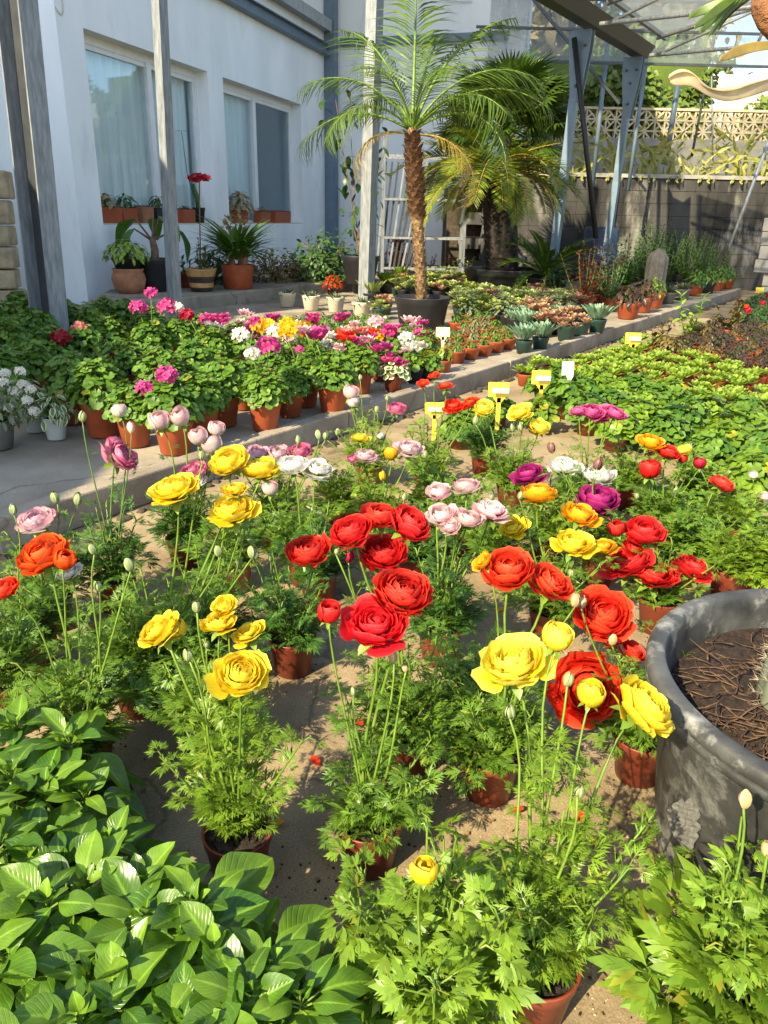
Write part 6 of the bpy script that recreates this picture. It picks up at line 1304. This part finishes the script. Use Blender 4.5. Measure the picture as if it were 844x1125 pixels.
for i, p in enumerate(grid([(696, 408), (738, 388), (790, 372), (846, 374), (846, 426), (775, 406)], 0, .27, .26, (.1, .02))):
    q = p+Vector((rng.uniform(-.03, .03), rng.uniform(-.03, .03), 0))
    potted('potted_purple_plant', 'dark purple-leaved bushy plant in an orange pot in the shaded rows right of the path', 'bedding plant', None, 0, pu(i % 4), None, .1, .12, 'pot_o', group='dark purple-leaved plants right of the path', pos=q, sc=rng.uniform(.62, .85))
for x, y, h, lab in ((752, 387, .5, 'taller bronze-green plant standing above the purple ones'), (796, 376, .45, 'tall leggy bronze plant behind the purple ones'), (722, 398, .36, 'sparse reddish plant at the left end of the purple rows')):
    potted('potted_shrub', lab, 'potted plant', (x, y), 0, upright(x, 84, h, .11, 'bronze' if x != 752 else 'fresh', 'plain', .12), None, .09, .13, 'pot_o')
rf = lambda v: cached(('redbed', v), lambda: mound('plain', 90, .13, .16, .06, .09, v+6).mesh('foliage', [M['bush'], M['stem_dark']]))
for i, p in enumerate(grid([(802, 364), (818, 347), (846, 336), (846, 370)], 0, .30, .28, (.15, .1))):
    root, B = potted('potted_impatiens', 'low bush dotted with small red blooms in the far right bed', 'bedding plant', None, 0, rf(i % 3), None, .09, .11, 'pot', group='low red-flowered bushes in the far right bed', pos=p)
    for q in range(3):
        if rng.random() < .16:
            o = link('flower', cluster_mesh('ball', q, 'crimson' if q else 'scarlet'), root, (rng.uniform(-.1, .1), rng.uniform(-.1, .1), .25+rng.uniform(-.02, .05)), sc=rng.uniform(.03, .05))
B = at(832, 322, 0); root, _ = potted('potted_rose', 'taller dark plant with one red bloom beside the concrete block stack', 'potted flower', (832, 318), 0, upright(55, 84, .75, .1, 'bush', 'plain', .2), None, .13, .2, 'pot_k')
P = atY(826, 304, _.y)-_; link('flower', cluster_mesh('ball', 0, 'crimson'), root, P, sc=.1)
# ------------------------------------------------------------------ plant labels on sticks
M['tag_y'] = solid('yellow_tag', (.80, .56, .04), .45, noise=.06); M['tag_w'] = solid('white_tag', (.84, .82, .70), .45, noise=.05); M['tag_p'] = solid('pale_yellow_tag', (.82, .70, .30), .45, noise=.05); M['paper'] = solid('tag_paper', (.82, .76, .58), .6, noise=.06); M['ink'] = solid('tag_ink', (.16, .15, .13), .7)
def plant_tag(label, top, w_px, h_px, foot, mat, Y, tilt=0.0, strip=True):
    P = atY(top[0], top[1]+h_px/2, Y); W = px_size(P, w_px); Hh = px_size(P, h_px); F = atY(foot[0], foot[1], Y+.0); zf = max(.03, F.z)
    root = thing('plant_label', label, 'plant label', (P.x, P.y, zf), tilt); hz = P.z-zf; lean = math.atan2(-(F.x-P.x), max(.05, P.z-F.z))*.0
    b = MB(); b.box((0, 0, hz), (W, .003, Hh)); o = b.build('plate', M[mat], root, False); bm = o.modifiers.new('bevel', 'BEVEL'); bm.width = .0012; o.rotation_euler.x = -.15
    b = MB(); b.box((0, .0005, (hz-Hh*.5)/2), (W*.2, .003, hz-Hh*.5)); b.add([(-W*.1, -.001, hz-Hh*.85), (W*.1, -.001, hz-Hh*.85), (W*.3, -.001, hz-Hh*.49), (-W*.3, -.001, hz-Hh*.49), (-W*.1, .002, hz-Hh*.85), (W*.1, .002, hz-Hh*.85), (W*.3, .002, hz-Hh*.49), (-W*.3, .002, hz-Hh*.49)], [(0, 1, 2, 3), (7, 6, 5, 4), (0, 3, 7, 4), (1, 5, 6, 2)]); b.build('stake', M[mat], root, False)
    if strip:
        b = MB(); b.box((W*.05, -.0022, hz), (W*.78, .0012, Hh*.34)); o = b.build('paper_strip', M['paper'], root, False)
        b = MB(); 
        for q in range(5): b.box((W*(-.26+.14*q), -.0031, hz+Hh*.02), (W*.09, .0006, Hh*.05))
        o = b.build('ink_line', M['ink'], root, False)
    return root
plant_tag('pale yellow plant label on a stick in the orange-potted seedling on the terrace', (487, 360), 15, 10, (487, 392), 'tag_p', at(487, 406, TZ).y-.03, .0, False)
plant_tag('yellow plant label standing on the path near the scarlet blooms', (478, 443), 22, 13, (478, 492), 'tag_y', at(478, 490, 0).y)
plant_tag('yellow plant label with paper strip standing over the lemon blooms', (549, 421), 23, 16, (549, 480), 'tag_y', at(549, 480, 0).y)
plant_tag('yellow plant label between the paper-strip one and the white one', (596, 408), 21, 15, (596, 462), 'tag_y', at(596, 462, 0).y)
plant_tag('white plant label on a stick above the hot pink blooms', (627, 398), 14, 15, (627, 455), 'tag_w', at(627, 456, 0).y, .2, False)
plant_tag('amber plant label at the corner of the purple plant rows', (697, 366), 17, 12, (697, 404), 'tag_y', at(697, 404, 0).y)
plant_tag('small yellow plant label in the far right bed', (836, 316), 9, 6, (834, 336), 'tag_y', at(834, 338, 0).y, 0, False)
# spilled soil and fallen petals
b = MB(); k = random.Random(5)
for i in range(420):
    c = k.choice(((262, 960), (405, 948), (584, 1105), (322, 737), (482, 724), (700, 850), (536, 872), (444, 848), (720, 692), (100, 850))); q = at(c[0], c[1], 0); a = k.uniform(0, 6.28); rr = abs(k.gauss(0, .07))+.04; s_ = k.uniform(.001, .0045)**1.0
    b.box((q.x+rr*math.cos(a), q.y+rr*math.sin(a), s_*.3), (s_, s_*1.5, s_*.7), rotz(a*3), taper=.6)
tag(b.build('spilled_soil', M['soil'], smooth=False), 'crumbs of dark soil spilled around the pots on the path', 'soil', kind='stuff')
for col, nm, pts in (('scarlet', 'red', ((640, 905), (655, 930), (395, 800), (560, 890), (352, 842))), ('gold', 'yellow', ((545, 672), (300, 905), (690, 990), (470, 860)))):
    for (x, y) in pts:
        p = at(x, y, .004); b = MB(); b.inst(lance(4, .8, -.3, .2, .6, 4, .3), basis(dirv(k.uniform(0, 6.28), .1)), (0, 0, .001), k.uniform(.018, .03)); o = b.build('fallen_petal', PET[col]); o.location = p; tag(o, 'single fallen %s petal lying on the concrete path' % nm, 'petal', 'fallen %s petals on the path' % nm)
# fallen bits on the path
b = MB(); k = random.Random(77); M['litter'] = leaf_mat('fallen_leaf', (.14, .08, .04), (.3, .2, .1), .8, .1)
gb_ = MB()
for i in range(2600):
    p = at(k.uniform(-20, 864), 470+680*k.random()**.8, 0); s_ = k.uniform(.0008, .0034); gb_.box((p.x, p.y, s_*.3), (s_, s_*1.4, s_*.7), rotz(i), taper=.6)
tag(gb_.build('grit', M['stone'], smooth=False), 'fine grit scattered on the concrete path', 'grit', kind='stuff')
for i in range(700):
    p = at(k.uniform(0, 844), k.uniform(480, 1120), 0); b.inst(LEAF['ivy'][k.randint(0, 1)], basis(dirv(k.uniform(0, 6.3), R_(k.uniform(-4, 12)))), (p.x, p.y, .006), k.uniform(.004, .016))
tag(b.build('leaf_litter', M['litter']), 'tiny dry leaf bits scattered over the path', 'litter', kind='stuff')
